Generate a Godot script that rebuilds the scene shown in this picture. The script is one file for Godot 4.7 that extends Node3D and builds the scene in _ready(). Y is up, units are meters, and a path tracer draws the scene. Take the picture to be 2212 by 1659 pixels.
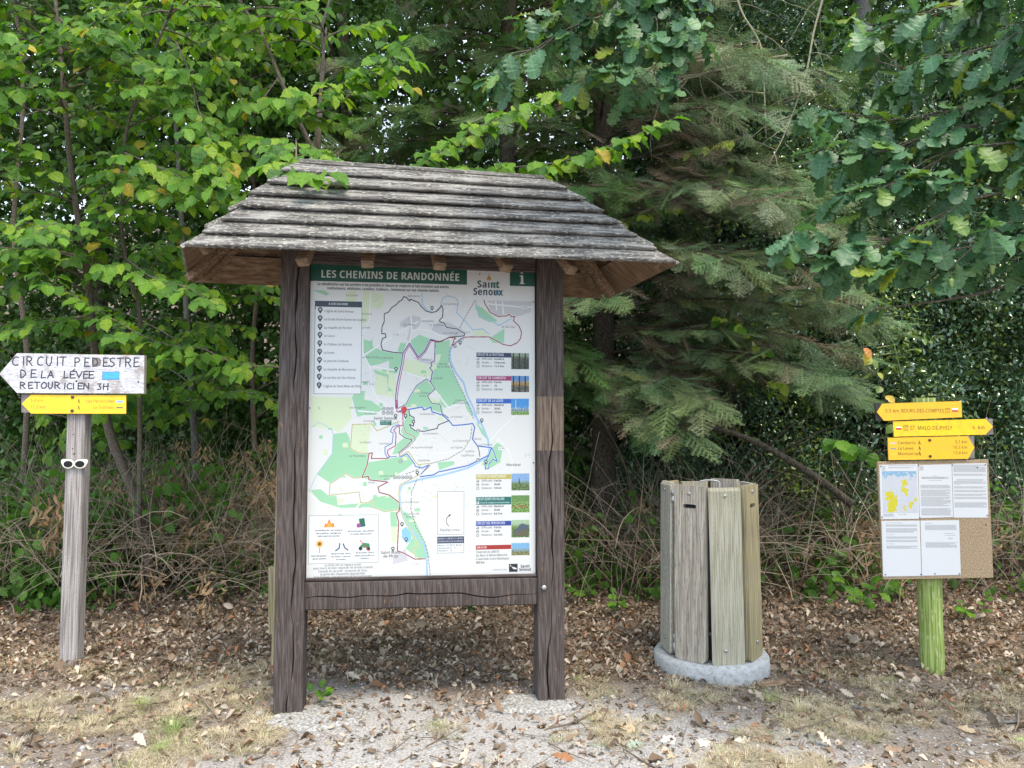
extends Node3D

var rng := RandomNumberGenerator.new()
var M := {}
var taken := {}
const MAP_WOODS := [[248,346,284,355,292,340,295,381,351,405,433,409,428,464,408,505,372,501,372,445,331,461,280,472,264,442,244,407],[413,394,425,361,454,363,441,398,464,378,444,414,413,409],[477,347,516,321,537,330,568,340,563,376,511,433,472,383],[594,360,662,343,657,461,699,537,735,603,777,714,746,674,730,628,636,664,594,584,573,544,579,498,615,436,620,411,594,416],[501,565,547,529,589,579,558,609,579,645,626,634,631,690,537,660,460,661,435,666,460,630,496,565],[261,587,256,627,291,632,343,671,307,697,262,697,226,707,200,618,215,588],[2,89,89,137,74,148,3,119],[789,176,821,190,896,251,853,257,800,232],[852,335,901,303,928,287,927,354,874,355],[194,483,239,487,245,517,199,515],[300,486,341,501,372,511,367,566,393,586,368,589,362,521,306,506],[115,785,176,777,190,800,201,858,234,874,279,874,277,916,368,901,423,890,455,880,499,917,439,959,358,1001,283,995,251,984,213,987,176,966,107,1010,43,968,111,874],[13,1040,60,1035,100,1067,134,1067,140,1109,273,1099,305,1079,353,1069,391,1074,429,1106,424,1138,359,1142,284,1120,156,1122,61,1092],[606,917,681,912,686,928,614,954],[842,885,882,821,921,842,909,918,853,950,820,928],[383,1142,413,1143,419,1211,387,1210],[446,1138,500,1180,555,1296,571,1354,522,1358,457,1310,489,1264,451,1190],[460,688,487,715,477,757,521,784,499,811,433,874,390,880,411,832,444,805,433,768],[787,729,826,767,843,810,820,789]]
const MAP_FIELDS := [[246,118,277,117,273,265,243,275],[287,122,349,140,339,197,278,203],[444,439,511,443,537,463,615,436,573,513,537,524,480,509,429,495],[311,486,403,495,409,616,306,602],[597,416,657,354,657,441,620,482,584,508],[10,614,200,618,196,692,11,693],[773,300,821,294,853,324,773,323],[97,384,121,313,172,368,142,403],[496,635,558,609,626,634,579,650,532,665],[170,115,211,119,211,175,165,176],[200,745,292,739,271,874,233,872,196,850],[12,654,194,652,200,711,142,780,104,759,14,754],[387,1210,419,1216,417,1283,392,1281],[842,896,876,928,853,950,808,928]]
const MAP_URBAN := [[422,266,474,229,521,239,516,280,485,306,474,357,454,347,469,291,422,287],[583,278,610,257,657,261,736,301,768,305,725,322,678,328,589,314,570,304],[480,428,526,427,610,457,589,467,527,453],[848,153,1069,153,1057,206,992,228,949,213,896,225,853,200],[398,1351,457,1310,468,1367,398,1382],[416,726,427,752,378,736]]
const MAP_ROADS := [[8,480,113,474,244,427,340,365,417,312,510,259,625,216,704,167,728,115],[282,122,276,259,246,331,249,417,280,472,294,577,322,627,378,661,409,676],[474,229,479,306,469,357],[479,306,516,295,573,304,625,329],[280,472,408,490],[434,495,547,529],[589,579,657,664],[657,664,704,649],[-14,1040,66,1103,104,1155],[232,679,389,694],[493,827,526,858,554,872,631,874,770,853],[859,821,899,772,979,701],[859,853,904,810,944,859,966,907,966,961],[209,1140,241,1104,246,1099],[456,970,412,1001,375,1043],[393,1387,436,1377,501,1363],[848,169,1009,181,1063,179],[918,157,923,214],[885,158,891,199]]
const MAP_RIVERS := [[5,[526,120,528,177,552,207,589,214,615,185,625,149,646,135,689,144,702,162,694,214,736,254,773,295,821,289,853,314]],[5,[789,155,787,191,810,227,853,242,901,272,960,239]],[9,[725,342,678,359,662,400,665,446,693,501,730,547,746,603,777,663,803,738]],[9,[742,627,776,691,820,745,848,810,854,853,853,891,814,912,753,944,631,976,521,996,440,1017,426,1054,432,1117,451,1180,500,1243,544,1296,557,1369,560,1442]],[3,[14,754,45,733,77,743,109,769,115,785,111,874,43,968,7,1045]]]
const MAP_LINES := [[48,50,62,5,[436,409,397,407,341,397,333,370,340,342,356,336,353,319,336,320,337,289,347,263,347,227,368,217,381,198,406,180,417,167,430,161,439,143,453,148,467,164,471,155,510,170,526,192,547,210,573,216,596,211,612,195,621,180,628,200,626,236,611,252,615,260,633,264,646,285,699,292,715,304,733,311,731,324,659,331,618,354,591,355]],[150,52,52,5,[827,151,832,169,858,210,896,228,941,225,952,216,963,229,979,227,973,248,1000,272,1013,301,1008,332,991,353,959,368,922,362,884,342,853,327,741,329,715,337,675,371,681,343,691,335,662,332,615,352,571,348]],[88,74,150,5,[406,666,404,616,411,555,431,459,437,409,468,362,511,428,542,397,568,343,591,347,589,444,571,452,576,467,566,478,579,493,571,541]],[178,70,120,4,[415,666,412,616,420,555,440,459,446,411,468,373,511,438,545,404,572,350,586,352]],[88,74,150,4,[568,541,550,529,504,560,470,615,455,646,419,666]],[44,58,84,4,[568,541,592,576,555,609,576,642,615,647,626,690,657,710]],[58,108,196,6,[422,680,531,660,539,674,573,660,578,682,628,698,658,722,678,746,725,743,773,737,784,754,773,810,798,842,865,850,853,885,817,902,753,933,609,962,587,975,524,983]],[58,108,196,5,[865,850,876,867,893,915,873,904,853,928,853,947,836,950,834,920,853,885]],[44,58,84,5,[468,677,471,699,493,709,490,749,471,741,479,757,499,771,542,773,603,760,609,743,658,724]],[44,58,84,4,[422,744,425,784,449,803,485,813,461,840,420,872]],[44,58,84,4,[798,842,806,869,809,891]],[178,70,120,5,[410,629,411,683,438,685,441,744,411,752,397,768,408,784,406,840,371,858,368,874,379,890,368,898]],[150,52,52,5,[368,898,293,898,298,872,283,874,274,927,251,984,280,979,283,995,372,1006,326,1029,332,1053,380,1066,426,1101,427,1138,413,1151,424,1190,419,1320,449,1331,501,1360,552,1359]],[58,108,196,4,[422,742,392,752,381,774,395,782,390,829,357,845,357,874,368,893,412,888]],[150,52,52,3,[441,744,455,781,493,795,499,813,469,843,423,877,425,890]],[188,178,92,4,[424,888,466,866,499,912,513,927,570,922,568,936,527,970,429,1020,423,1054,429,1122,446,1174,489,1238,517,1306,492,1306,509,1360]],[58,108,196,5,[428,893,461,877,499,927,499,935,532,943,565,930,529,970]],[188,178,92,4,[422,726,378,747,319,771,292,739,203,742,196,850,233,872,279,874]],[188,178,92,4,[251,984,213,987,176,966,104,1012,100,1064,238,1050,246,1099,276,1100,300,1089,305,1121,359,1142,424,1132]]]
const MAP_RAILS := [[784,152,725,255,688,328,662,384,657,436,683,507,720,583,756,653,777,714],[770,751,764,805,731,859,658,901,576,922,488,959,456,970],[510,991,483,1054,481,1133,505,1212,549,1286,563,1338,574,1432]]
const MAP_LAKE := [438,1227,457,1211,481,1238,484,1274,462,1287,441,1263]
const MAP_NAMES := [[165,149,13,"La Loirie"],[458,145,11,"Babulame"],[628,179,11,"La Cainchais"],[209,234,11,"La Guibernais"],[240,298,11,"La Noë"],[438,281,11,"Les Haies"],[510,262,11,"La Bouexière"],[563,280,11,"La Soutinais"],[628,317,11,"La Trottinais"],[914,283,12,"Le Gai Lieu"],[244,436,11,"La Belle Étoile"],[329,438,11,"Le Perchot"],[524,444,11,"Le Noban"],[610,463,11,"Manoir"],[602,476,11,"de la Rivière"],[581,530,11,"La Grille"],[212,550,11,"Le Bourgais"],[504,600,11,"Le Château"],[517,613,11,"d'eau"],[688,634,11,"Château"],[678,646,11,"de la Molière"],[189,669,11,"Les Fougères"],[259,696,11,"Le Clos de"],[302,720,16,"Saint Senoux"],[254,731,11,"Le Verger"],[520,698,11,"La Bouënais"],[667,711,11,"La Frénais"],[238,829,11,"Le Désert"],[330,835,11,"Cambertu"],[191,891,11,"La Picardière"],[537,789,11,"Le Domaine"],[678,823,11,"La Chouinais"],[477,853,11,"Les Quatre Routes"],[667,854,11,"Les Tignés"],[739,872,11,"La Gare"],[719,891,11,"Le Bréhual"],[781,814,11,"Fleury"],[806,841,11,"La Trotinais"],[513,914,12,"Cambrée"],[334,984,11,"Le Clos de la"],[353,998,11,"Grée"],[280,1013,11,"Bréal"],[435,1105,11,"Le Pré du Gué"],[446,1158,11,"La Lande des"],[459,1171,11,"Brosses"],[342,1334,16,"Saint Malo"],[353,1351,16,"de-Phily"],[937,938,14,"Pléchâtel"]]

func _ready() -> void:
	rng.seed = 20240817
	var cam := Camera3D.new()
	cam.name = "camera"
	cam.position = Vector3(0, 1.5, 0)
	cam.rotation.x = deg_to_rad(3.3)
	cam.fov = 54.87
	cam.near = 0.05
	cam.far = 500.0
	add_child(cam)
	cam.make_current()
	var sky := ProceduralSkyMaterial.new()
	sky.sky_top_color = Color(0.84, 0.91, 1.0)
	sky.sky_horizon_color = Color(0.76, 0.82, 0.88)
	sky.sky_curve = 0.35
	sky.ground_bottom_color = Color(0.3, 0.28, 0.25)
	sky.ground_horizon_color = Color(0.5, 0.5, 0.48)
	var e := Environment.new()
	e.background_mode = Environment.BG_SKY
	e.sky = Sky.new()
	e.sky.sky_material = sky
	e.background_energy_multiplier = 1.0
	e.tonemap_mode = Environment.TONE_MAPPER_LINEAR
	e.tonemap_exposure = 3.15
	e.sdfgi_enabled = true
	e.ssao_enabled = true
	e.ssil_enabled = true
	var we := WorldEnvironment.new()
	we.name = "environment"
	we.environment = e
	add_child(we)
	var sun := DirectionalLight3D.new()
	sun.name = "sun"
	sun.light_energy = 0.5
	sun.light_color = Color(1.0, 0.96, 0.9)
	sun.light_angular_distance = 20.0
	sun.shadow_enabled = true
	# thin cloud: a broad, soft sun high over the clearing behind the viewer
	sun.look_at_from_position(Vector3(2.0, 8.0, 3.6), Vector3.ZERO)
	add_child(sun)
	make_materials()
	ground()
	kiosk()
	sign_left()
	sign_right()
	litter_bin()
	vegetation()

# ---------------------------------------------------------------- the place
func ground_y(x: float, z: float) -> float:
	var d := maxf(0.0, -z - 4.9)
	var y := 0.125 * pow(d, 1.12)
	if d > 9.0:
		# the wood climbs a hillside farther back
		y = 0.125 * pow(9.0, 1.12) + minf(d - 9.0, 28.0) * 0.42
	var calm := smoothstep(0.3, 2.0, d)
	y += M.land.get_noise_2d(x * 40.0, z * 40.0) * (0.018 + 0.09 * calm)
	y += M.land.get_noise_2d(x * 160.0 + 50.0, z * 160.0) * 0.012
	return y


func make_materials() -> void:
	M.land = noise_of(0.02, 3, FastNoiseLite.TYPE_SIMPLEX_SMOOTH, 3)
	M.bump = noise_tex(noise_of(0.03, 5, FastNoiseLite.TYPE_SIMPLEX_SMOOTH, 5), [])
	M.bump_fine = noise_tex(noise_of(0.08, 4, FastNoiseLite.TYPE_SIMPLEX, 6), [])
	# dark stained oak of the kiosk: streaks along y (posts) or x (beams)
	var stain := [[0.0, lin(0.04, 0.03, 0.026)], [0.45, lin(0.07, 0.055, 0.049)], [0.62, lin(0.09, 0.073, 0.067)], [1.0, lin(0.13, 0.112, 0.106)]]
	var worn := [[0.0, Color(0.3, 0.2, 0.13, 0.0)], [0.76, Color(0.42, 0.31, 0.24, 0.0)], [0.84, Color(0.47, 0.36, 0.29, 0.35)], [1.0, Color(0.6, 0.48, 0.38, 0.7)]]
	wood("stained_upright", stain, Vector3(7.0, 0.45, 7.0), worn, 0.03, Vector3(1.5, 0.6, 1.5), 0.2, 11)
	wood("bare_upright", [[0.0, lin(0.07, 0.05, 0.038)], [0.5, lin(0.14, 0.105, 0.08)], [1.0, lin(0.26, 0.2, 0.155)]], Vector3(7.0, 0.45, 7.0), [], 0.03, Vector3.ONE, 0.2, 13)
	wood("stained_level", stain, Vector3(0.45, 7.0, 7.0), worn, 0.03, Vector3(0.6, 1.5, 1.5), 0.2, 12)
	# weathered roof boards under a crust of pale lichen
	var grey := [[0.0, lin(0.042, 0.037, 0.036)], [0.38, lin(0.085, 0.077, 0.073)], [0.52, lin(0.135, 0.123, 0.113)], [0.68, lin(0.21, 0.195, 0.18)], [1.0, lin(0.33, 0.315, 0.295)]]
	var lichen := [[0.0, Color(0.55, 0.54, 0.48, 0.0)], [0.58, Color(0.55, 0.54, 0.48, 0.0)], [0.66, Color(0.56, 0.55, 0.49, 0.45)], [0.78, Color(0.66, 0.65, 0.6, 0.75)], [1.0, Color(0.78, 0.78, 0.75, 0.95)]]
	for k in 3:
		wood("roof_board_%d" % k, grey, Vector3(0.4, 3.2, 3.2), lichen, 0.035, Vector3(1.6, 3.4, 3.4), 0.1, 31 + k * 5)
	wood("roof_board_end", grey, Vector3(4.5, 4.5, 0.55), lichen, 0.05, Vector3(3.4, 3.4, 1.6), 0.1, 47)
	# brown underside timber
	var brown := [[0.0, lin(0.09, 0.056, 0.034)], [0.5, lin(0.19, 0.125, 0.08)], [1.0, lin(0.32, 0.23, 0.155)]]
	wood("rafter_wood", brown, Vector3(0.8, 4.0, 4.0), [], 0.05, Vector3.ONE, 0.4, 51)
	wood("cut_end_wood", [[0.0, lin(0.22, 0.17, 0.1)], [1.0, lin(0.42, 0.34, 0.22)]], Vector3(4, 4, 4), [], 0.05, Vector3.ONE, 0.4, 52)
	# grey signpost, left: pinkish new wood above, grey below
	wood("grey_post", [[0.22, lin(0.19, 0.165, 0.155)], [0.5, lin(0.32, 0.285, 0.27)], [0.8, lin(0.44, 0.41, 0.39)]], Vector3(7.0, 0.18, 7.0), [[0.0, Color(0.3, 0.26, 0.24, 0.0)], [0.6, Color(0.3, 0.26, 0.24, 0.0)], [0.75, Color(0.34, 0.3, 0.27, 0.55)]], 0.09, Vector3(4, 2, 4), 0.25, 61)
	wood("pale_board_edge", [[0.0, lin(0.2, 0.18, 0.16)], [1.0, lin(0.45, 0.42, 0.4)]], Vector3(0.6, 9.0, 9.0), [], 0.05, Vector3.ONE, 0.4, 62)
	# post green with algae, right
	wood("algae_post", [[0.22, lin(0.15, 0.2, 0.045)], [0.5, lin(0.25, 0.33, 0.08)], [0.8, lin(0.38, 0.46, 0.16)]], Vector3(8.0, 0.18, 8.0), [[0.0, Color(0.55, 0.5, 0.38, 0.0)], [0.6, Color(0.55, 0.52, 0.38, 0.0)], [0.7, Color(0.72, 0.74, 0.56, 0.7)]], 0.03, Vector3(3, 0.6, 3), 0.25, 71)
	# slats of the bin
	var speck := [[0.0, Color(0.74, 0.71, 0.6, 0.0)], [0.5, Color(0.74, 0.71, 0.6, 0.0)], [0.6, Color(0.76, 0.74, 0.63, 0.7)], [1.0, Color(0.84, 0.82, 0.74, 0.95)]]
	var dun := [[0.22, lin(0.24, 0.195, 0.15)], [0.5, lin(0.4, 0.345, 0.275)], [0.8, lin(0.55, 0.49, 0.41)]]
	wood("slat_brown", dun, Vector3(14.0, 0.18, 14.0), [[0.0, Color(0.3, 0.3, 0.32, 0.0)], [0.62, Color(0.28, 0.28, 0.3, 0.0)], [0.76, Color(0.3, 0.3, 0.32, 0.7)]], 0.05, Vector3(6, 0.35, 6), 0.25, 81)
	wood("slat_lichen", [[0.22, lin(0.19, 0.165, 0.11)], [0.5, lin(0.35, 0.315, 0.235)], [0.8, lin(0.5, 0.46, 0.37)]], Vector3(11.0, 0.22, 11.0), speck, 0.11, Vector3(5, 3, 5), 0.4, 83)
	wood("slat_algae", [[0.22, lin(0.19, 0.15, 0.09)], [0.5, lin(0.34, 0.28, 0.165)], [0.8, lin(0.48, 0.41, 0.28)]], Vector3(11.0, 0.18, 11.0), [[0.0, Color(0.55, 0.57, 0.3, 0.0)], [0.5, Color(0.55, 0.57, 0.3, 0.0)], [0.7, Color(0.62, 0.58, 0.36, 0.45)]], 0.02, Vector3(2, 0.6, 2), 0.25, 84)
	wood("slat_grey", [[0.22, lin(0.2, 0.18, 0.155)], [0.5, lin(0.35, 0.32, 0.285)], [0.8, lin(0.5, 0.46, 0.42)]], Vector3(11.0, 0.18, 11.0), speck, 0.06, Vector3(5, 1, 5), 0.3, 85)
	# concrete, board, metal
	var m := wood("concrete", [[0.0, lin(0.33, 0.33, 0.325)], [0.5, lin(0.4, 0.4, 0.4)], [1.0, lin(0.48, 0.48, 0.485)]], Vector3(2, 2, 2), [[0.0, Color(0.5, 0.5, 0.44, 0.0)], [0.6, Color(0.5, 0.5, 0.44, 0.0)], [0.75, Color(0.52, 0.53, 0.46, 0.5)]], 0.02, Vector3(2, 2, 2), 0.1, 91)
	m.heightmap_texture = M.bump_fine
	m = wood("dusty_concrete", [[0.0, lin(0.28, 0.275, 0.27)], [0.5, lin(0.36, 0.355, 0.345)], [1.0, lin(0.43, 0.425, 0.415)]], Vector3(3, 3, 3), [[0.0, Color(0.42, 0.38, 0.33, 0.0)], [0.5, Color(0.42, 0.38, 0.33, 0.0)], [0.6, Color(0.46, 0.42, 0.37, 0.7)]], 0.04, Vector3(2, 2, 2), 0.2, 93)
	m.heightmap_texture = M.bump_fine
	m = wood("chipboard", [[0.0, lin(0.2, 0.135, 0.075)], [0.45, lin(0.36, 0.265, 0.165)], [1.0, lin(0.52, 0.41, 0.285)]], Vector3(9, 9, 9), [], 0.05, Vector3.ONE, 0.3, 92)
	plain("steel", lin(0.42, 0.42, 0.41), 0.45, 0.85)
	plain("rust", lin(0.16, 0.07, 0.04), 0.85)
	plain("liner", lin(0.045, 0.048, 0.052), 0.5, 0.3)
	plain("black_plate", lin(0.03, 0.03, 0.032), 0.6)
	wood("grey_plate", [[0.0, lin(0.15, 0.13, 0.115)], [1.0, lin(0.3, 0.27, 0.25)]], Vector3(2, 2, 2), [], 0.05, Vector3.ONE, 0.1, 95)
	plain("sign_edge", lin(0.6, 0.36, 0.02), 0.45)
	plain("panel_edge", lin(0.5, 0.5, 0.5), 0.4)
	plain("bolt_head", lin(0.09, 0.08, 0.07), 0.55, 0.6)
	plain("glasses_frame", lin(0.75, 0.73, 0.6), 0.35)
	plain("glasses_lens", lin(0.012, 0.013, 0.016), 0.08)
	plain("sleeve_edge", lin(0.75, 0.76, 0.78), 0.2)


func ground() -> void:
	var xs := []
	var zs := []
	for q in [-160.0, -80.0, -40.0, -24.0, -16.0, -12.0, -10.0]:
		xs.append(q)
	var x := -9.0
	while x < 9.01:
		xs.append(x)
		x += 0.09
	for q in [10.0, 12.0, 16.0, 24.0, 40.0, 80.0, 160.0]:
		xs.append(q)
	for q in [60.0, 20.0, 8.0, 4.0, 1.0, -1.0, -2.0]:
		zs.append(q)
	var z := -2.6
	while z > -9.5:
		zs.append(z)
		z -= 0.09
	for q in [-9.8, -10.3, -11.0, -12.0, -14.0, -16.0, -20.0, -26.0, -32.0, -42.0, -80.0, -180.0]:
		zs.append(q)
	var patch := noise_of(0.02, 3, FastNoiseLite.TYPE_SIMPLEX_SMOOTH, 8)
	var st := begin(true)
	for k in zs.size():
		for i in xs.size():
			var px: float = xs[i]
			var pz: float = zs[k]
			# dusty grey grit on the trodden track, brown leaf mould on the bank
			var n := patch.get_noise_2d(px * 40.0, pz * 40.0)
			var grit := clampf((pz + 4.45 + n * 0.8) * 1.6, 0.0, 1.0) * clampf(1.5 - absf(px + 0.1 + n) * 0.55, 0.25, 1.0)
			var c := Color(0.19, 0.145, 0.11).lerp(Color(0.37, 0.35, 0.335), grit)
			st.set_color(c)
			st.add_vertex(Vector3(px, ground_y(px, pz), pz))
	var w := xs.size()
	for k in zs.size() - 1:
		for i in w - 1:
			var a := k * w + i
			for q in [a, a + w, a + 1, a + 1, a + w, a + w + 1]:
				st.add_index(q)
	st.generate_normals()
	var m := StandardMaterial3D.new()
	m.resource_name = "soil"
	m.vertex_color_use_as_albedo = true
	m.albedo_texture = noise_tex(noise_of(0.05, 5, FastNoiseLite.TYPE_SIMPLEX, 15), [[0.0, lin(0.5, 0.48, 0.46)], [0.5, lin(0.85, 0.84, 0.82)], [0.7, lin(1, 1, 1)], [1.0, lin(1, 1, 1)]], 1024)
	m.uv1_triplanar = true
	m.uv1_world_triplanar = true
	m.uv1_scale = Vector3(0.9, 0.9, 0.9)
	m.roughness = 0.95
	m.metallic_specular = 0.2
	m.heightmap_enabled = true
	m.heightmap_texture = M.bump_fine
	m.heightmap_scale = 0.3
	var o := part(self, "ground", st.commit(), m)
	tag(o, "", "", "", "structure")


# A timber with one open drying crack down its front face. Runs along +y from 0, front at z = 0.
func cracked_timber(w: float, d: float, h: float, where: float, wide: float, deep: float, s: int, from := 0.0, to := 1.0, patch := [], skin: Material = null, bare: Material = null) -> ArrayMesh:
	var n := noise_of(0.9, 3, FastNoiseLite.TYPE_SIMPLEX_SMOOTH, s)
	var rings := []
	var steps := int(h / 0.06) + 2
	var b := 0.006
	for k in steps:
		var t := float(k) / (steps - 1)
		var y := h * t
		var x := clampf(where + n.get_noise_1d(y * 1.6) * w * 0.22 + n.get_noise_1d(y * 7.0 + 90.0) * 0.006, -w * 0.4, w * 0.4)
		var open := wide * clampf(1.0 + n.get_noise_1d(y * 3.0 + 300.0) * 2.0, 0.06, 1.6) * smoothstep(from - 0.04, from + 0.06, t) * (1.0 - smoothstep(to - 0.06, to + 0.04, t)) + 0.0004
		var j := n.get_noise_1d(y * 2.0 + 700.0) * 0.0025
		var f := 0.0
		rings.append([Vector3(-w / 2 + j, y, -d), Vector3(-w / 2 + j, y, f - b), Vector3(-w / 2 + b + j, y, f), Vector3(x - open, y, f), Vector3(x + 0.15 * open, y, f - deep * minf(1.0, open / wide + 0.05)), Vector3(x + open, y, f), Vector3(w / 2 - b + j, y, f), Vector3(w / 2 + j, y, f - b), Vector3(w / 2 + j, y, -d)])
	if patch.is_empty():
		return loft(rings)
	var m: ArrayMesh = null
	var cuts := [0, int(patch[0] / h * (steps - 1)), int(patch[1] / h * (steps - 1)), steps - 1]
	for k in 3:
		var st := begin()
		add_loft(st, rings.slice(cuts[k], cuts[k + 1] + 1))
		st.generate_normals()
		st.set_material(bare if k == 1 else skin)
		m = st.commit(m) if m else st.commit()
	return m


func bolt(parent: Node, called: String, at: Vector3, r: float, mat: Material, facing := Vector3.BACK) -> void:
	var m := lathe([[0.0, 0.0], [r, 0.0], [r, r * 0.35], [r * 0.75, r * 0.62], [0.0, r * 0.72]], 12)
	part(parent, called, m, mat, Transform3D(Basis(Quaternion(Vector3.UP, facing)), at))


func kiosk() -> void:
	var k := thing("map_kiosk", "dark timber hiking map kiosk with a hipped plank roof", "information board", Vector3(-0.482, 0, -4.002), deg_to_rad(7.5))
	part(k, "post", cracked_timber(0.148, 0.148, 2.62, 0.012, 0.0035, 0.03, 66), M.stained_upright, Transform3D(Basis(), Vector3(-0.684, -0.12, 0)))
	# the right post lost its stain over a hand's breadth at breast height
	part(k, "post", cracked_timber(0.148, 0.148, 2.62, 0.0, 0.0035, 0.03, 67, 0.0, 0.72, [1.52, 1.83], M.stained_upright, M.bare_upright), null, Transform3D(Basis(), Vector3(0.703, -0.12, 0)))
	# low beam and head beam, sagging a hair to the right
	var tilt := Basis(Vector3.BACK, -PI / 2 - 0.006)
	part(k, "cross_beam", cracked_timber(0.148, 0.1, 1.238, 0.01, 0.0025, 0.025, 68), M.stained_level, Transform3D(tilt, Vector3(-0.609, 0.609, -0.022)))
	part(k, "head_beam", block(Vector3(1.238, 0.13, 0.09), 0.005), M.stained_level, Transform3D(Basis(Vector3.BACK, -0.012), Vector3(0.008, 2.437, -0.07)))
	part(k, "sill_strip", block(Vector3(1.232, 0.014, 0.018), 0.003), M.stained_level, Transform3D(Basis(Vector3.BACK, -0.007), Vector3(0.008, 0.692, -0.029)))
	# the printed panel
	var print_mat := printed("map_print", map_print(), 0.38, 0.45, 0.82)
	var pm := plate([Vector2(-0.606, 0.7), Vector2(0.622, 0.692), Vector2(0.62, 2.364), Vector2(-0.608, 2.382)], 0.012, print_mat, M.panel_edge)
	var o := part(k, "map_panel", pm, null, Transform3D(Basis(), Vector3(0, 0, -0.055)))
	tag(o, "printed hiking trail map with a dark green heading")
	for q in [[-0.601, 2.29], [-0.601, 1.6], [0.613, 2.2], [-0.58, 2.14], [0.612, 1.3], [0.31, 2.35]]:
		bolt(o, "screw", Vector3(q[0], q[1], 0.012), 0.004, M.bolt_head)
	bolt(k, "bolt", Vector3(0.662, 0.625, 0.001), 0.014, M.steel)
	# roof: four faces of lapped boards between eave and ridge
	var fl := Vector3(-1.118, 2.343, 0.33)
	var fr := Vector3(1.287, 2.338, 0.333)
	var bl := Vector3(-1.29, 2.325, -0.36)
	var br := Vector3(1.12, 2.29, -0.42)
	var rl := Vector3(-0.695, 2.93, -0.075)
	var rr := Vector3(0.7, 2.897, -0.07)
	boards(k, fl, fr, rl, rr, 7, Vector3(0, 0.35, 0.5), 0)
	boards(k, br, bl, rr, rl, 5, Vector3(0, 0.35, -0.5), 1)
	boards(k, bl, fl, rl, rl + Vector3(0.02, 0, 0), 5, Vector3(-0.5, 0.35, 0), 2)
	boards(k, fr, br, rr, rr - Vector3(0.02, 0, 0), 5, Vector3(0.5, 0.35, 0), 3)
	part(k, "ridge_cap", block(Vector3(1.36, 0.024, 0.07), 0.004), M.roof_board_1, Transform3D(Basis(Vector3.BACK, -0.024), Vector3(0.0, 2.932, -0.075)))
	# rafters under the boards
	var under := Vector3(0, -0.055, 0)
	for t in [0.21, 0.345, 0.5, 0.645, 0.79]:
		var e := fl.lerp(fr, t) + Vector3(0, -0.012, -0.045)
		var r := rl.lerp(rr, clampf((t - 0.1) / 0.8, 0.0, 1.0)) + under
		rafter(k, e, r, 0.062)
		rafter(k, bl.lerp(br, t) + Vector3(0, -0.03, 0.05), r + Vector3(0, -0.02, 0), 0.062)
	for q in [[fl, rl], [fr, rr], [bl, rl], [br, rr]]:
		rafter(k, q[0].lerp(q[1], 0.08) + Vector3(0, -0.02, 0), q[1] + under * 1.0, 0.05)
	for q in [[bl, rl, 0.3], [br, rr, 0.3]]:
		rafter(k, q[0].lerp(q[0] * Vector3(1, 1, -0.7), q[2]) + Vector3(0, -0.005, 0), q[1] + under * 1.2, 0.055)
	# concrete footings showing at the soil
	for q in [[[-0.78, -0.02, -0.6, 0.06, -0.36, 0.0, -0.29, -0.15, -0.35, -0.31, -0.52, -0.34, -0.72, -0.3, -0.86, -0.12], Vector3(0.05, 0, 0.17)], [[0.42, 0.02, 0.64, 0.05, 0.8, 0.02, 0.86, -0.1, 0.68, -0.22, 0.5, -0.26, 0.4, -0.1], Vector3(0, 0, 0.1)]]:
		var rings := []
		var c := Vector3.ZERO
		for lift in [[1.0, -0.03], [0.97, 0.012], [0.8, 0.022]]:
			var ring := []
			var pts := xy(q[0])
			var mid := Vector2.ZERO
			for p in pts:
				mid += p / pts.size()
			for j in pts.size() * 3:
				var a: Vector2 = pts[j / 3].lerp(pts[(j / 3 + 1) % pts.size()], (j % 3) / 3.0)
				var p: Vector2 = mid + (a - mid) * lift[0] * (1.0 + 0.05 * sin(j * 4.7))
				ring.append(Vector3(p.x, lift[1] + 0.004 * sin(j * 2.9), p.y) + q[1])
			rings.append(ring)
		part(k, "footing", loft(rings), M.dusty_concrete)


func rafter(parent: Node, a: Vector3, b: Vector3, w: float) -> void:
	var dir := (b - a).normalized()
	var side := dir.cross(Vector3.UP).normalized()
	var up := side.cross(dir).normalized()
	var m := block(Vector3(w, (b - a).length(), w * 0.8), 0.004)
	part(parent, "rafter", m, M.rafter_wood, Transform3D(Basis(side, dir, up), (a + b) / 2.0 - up * w * 0.4))


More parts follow.
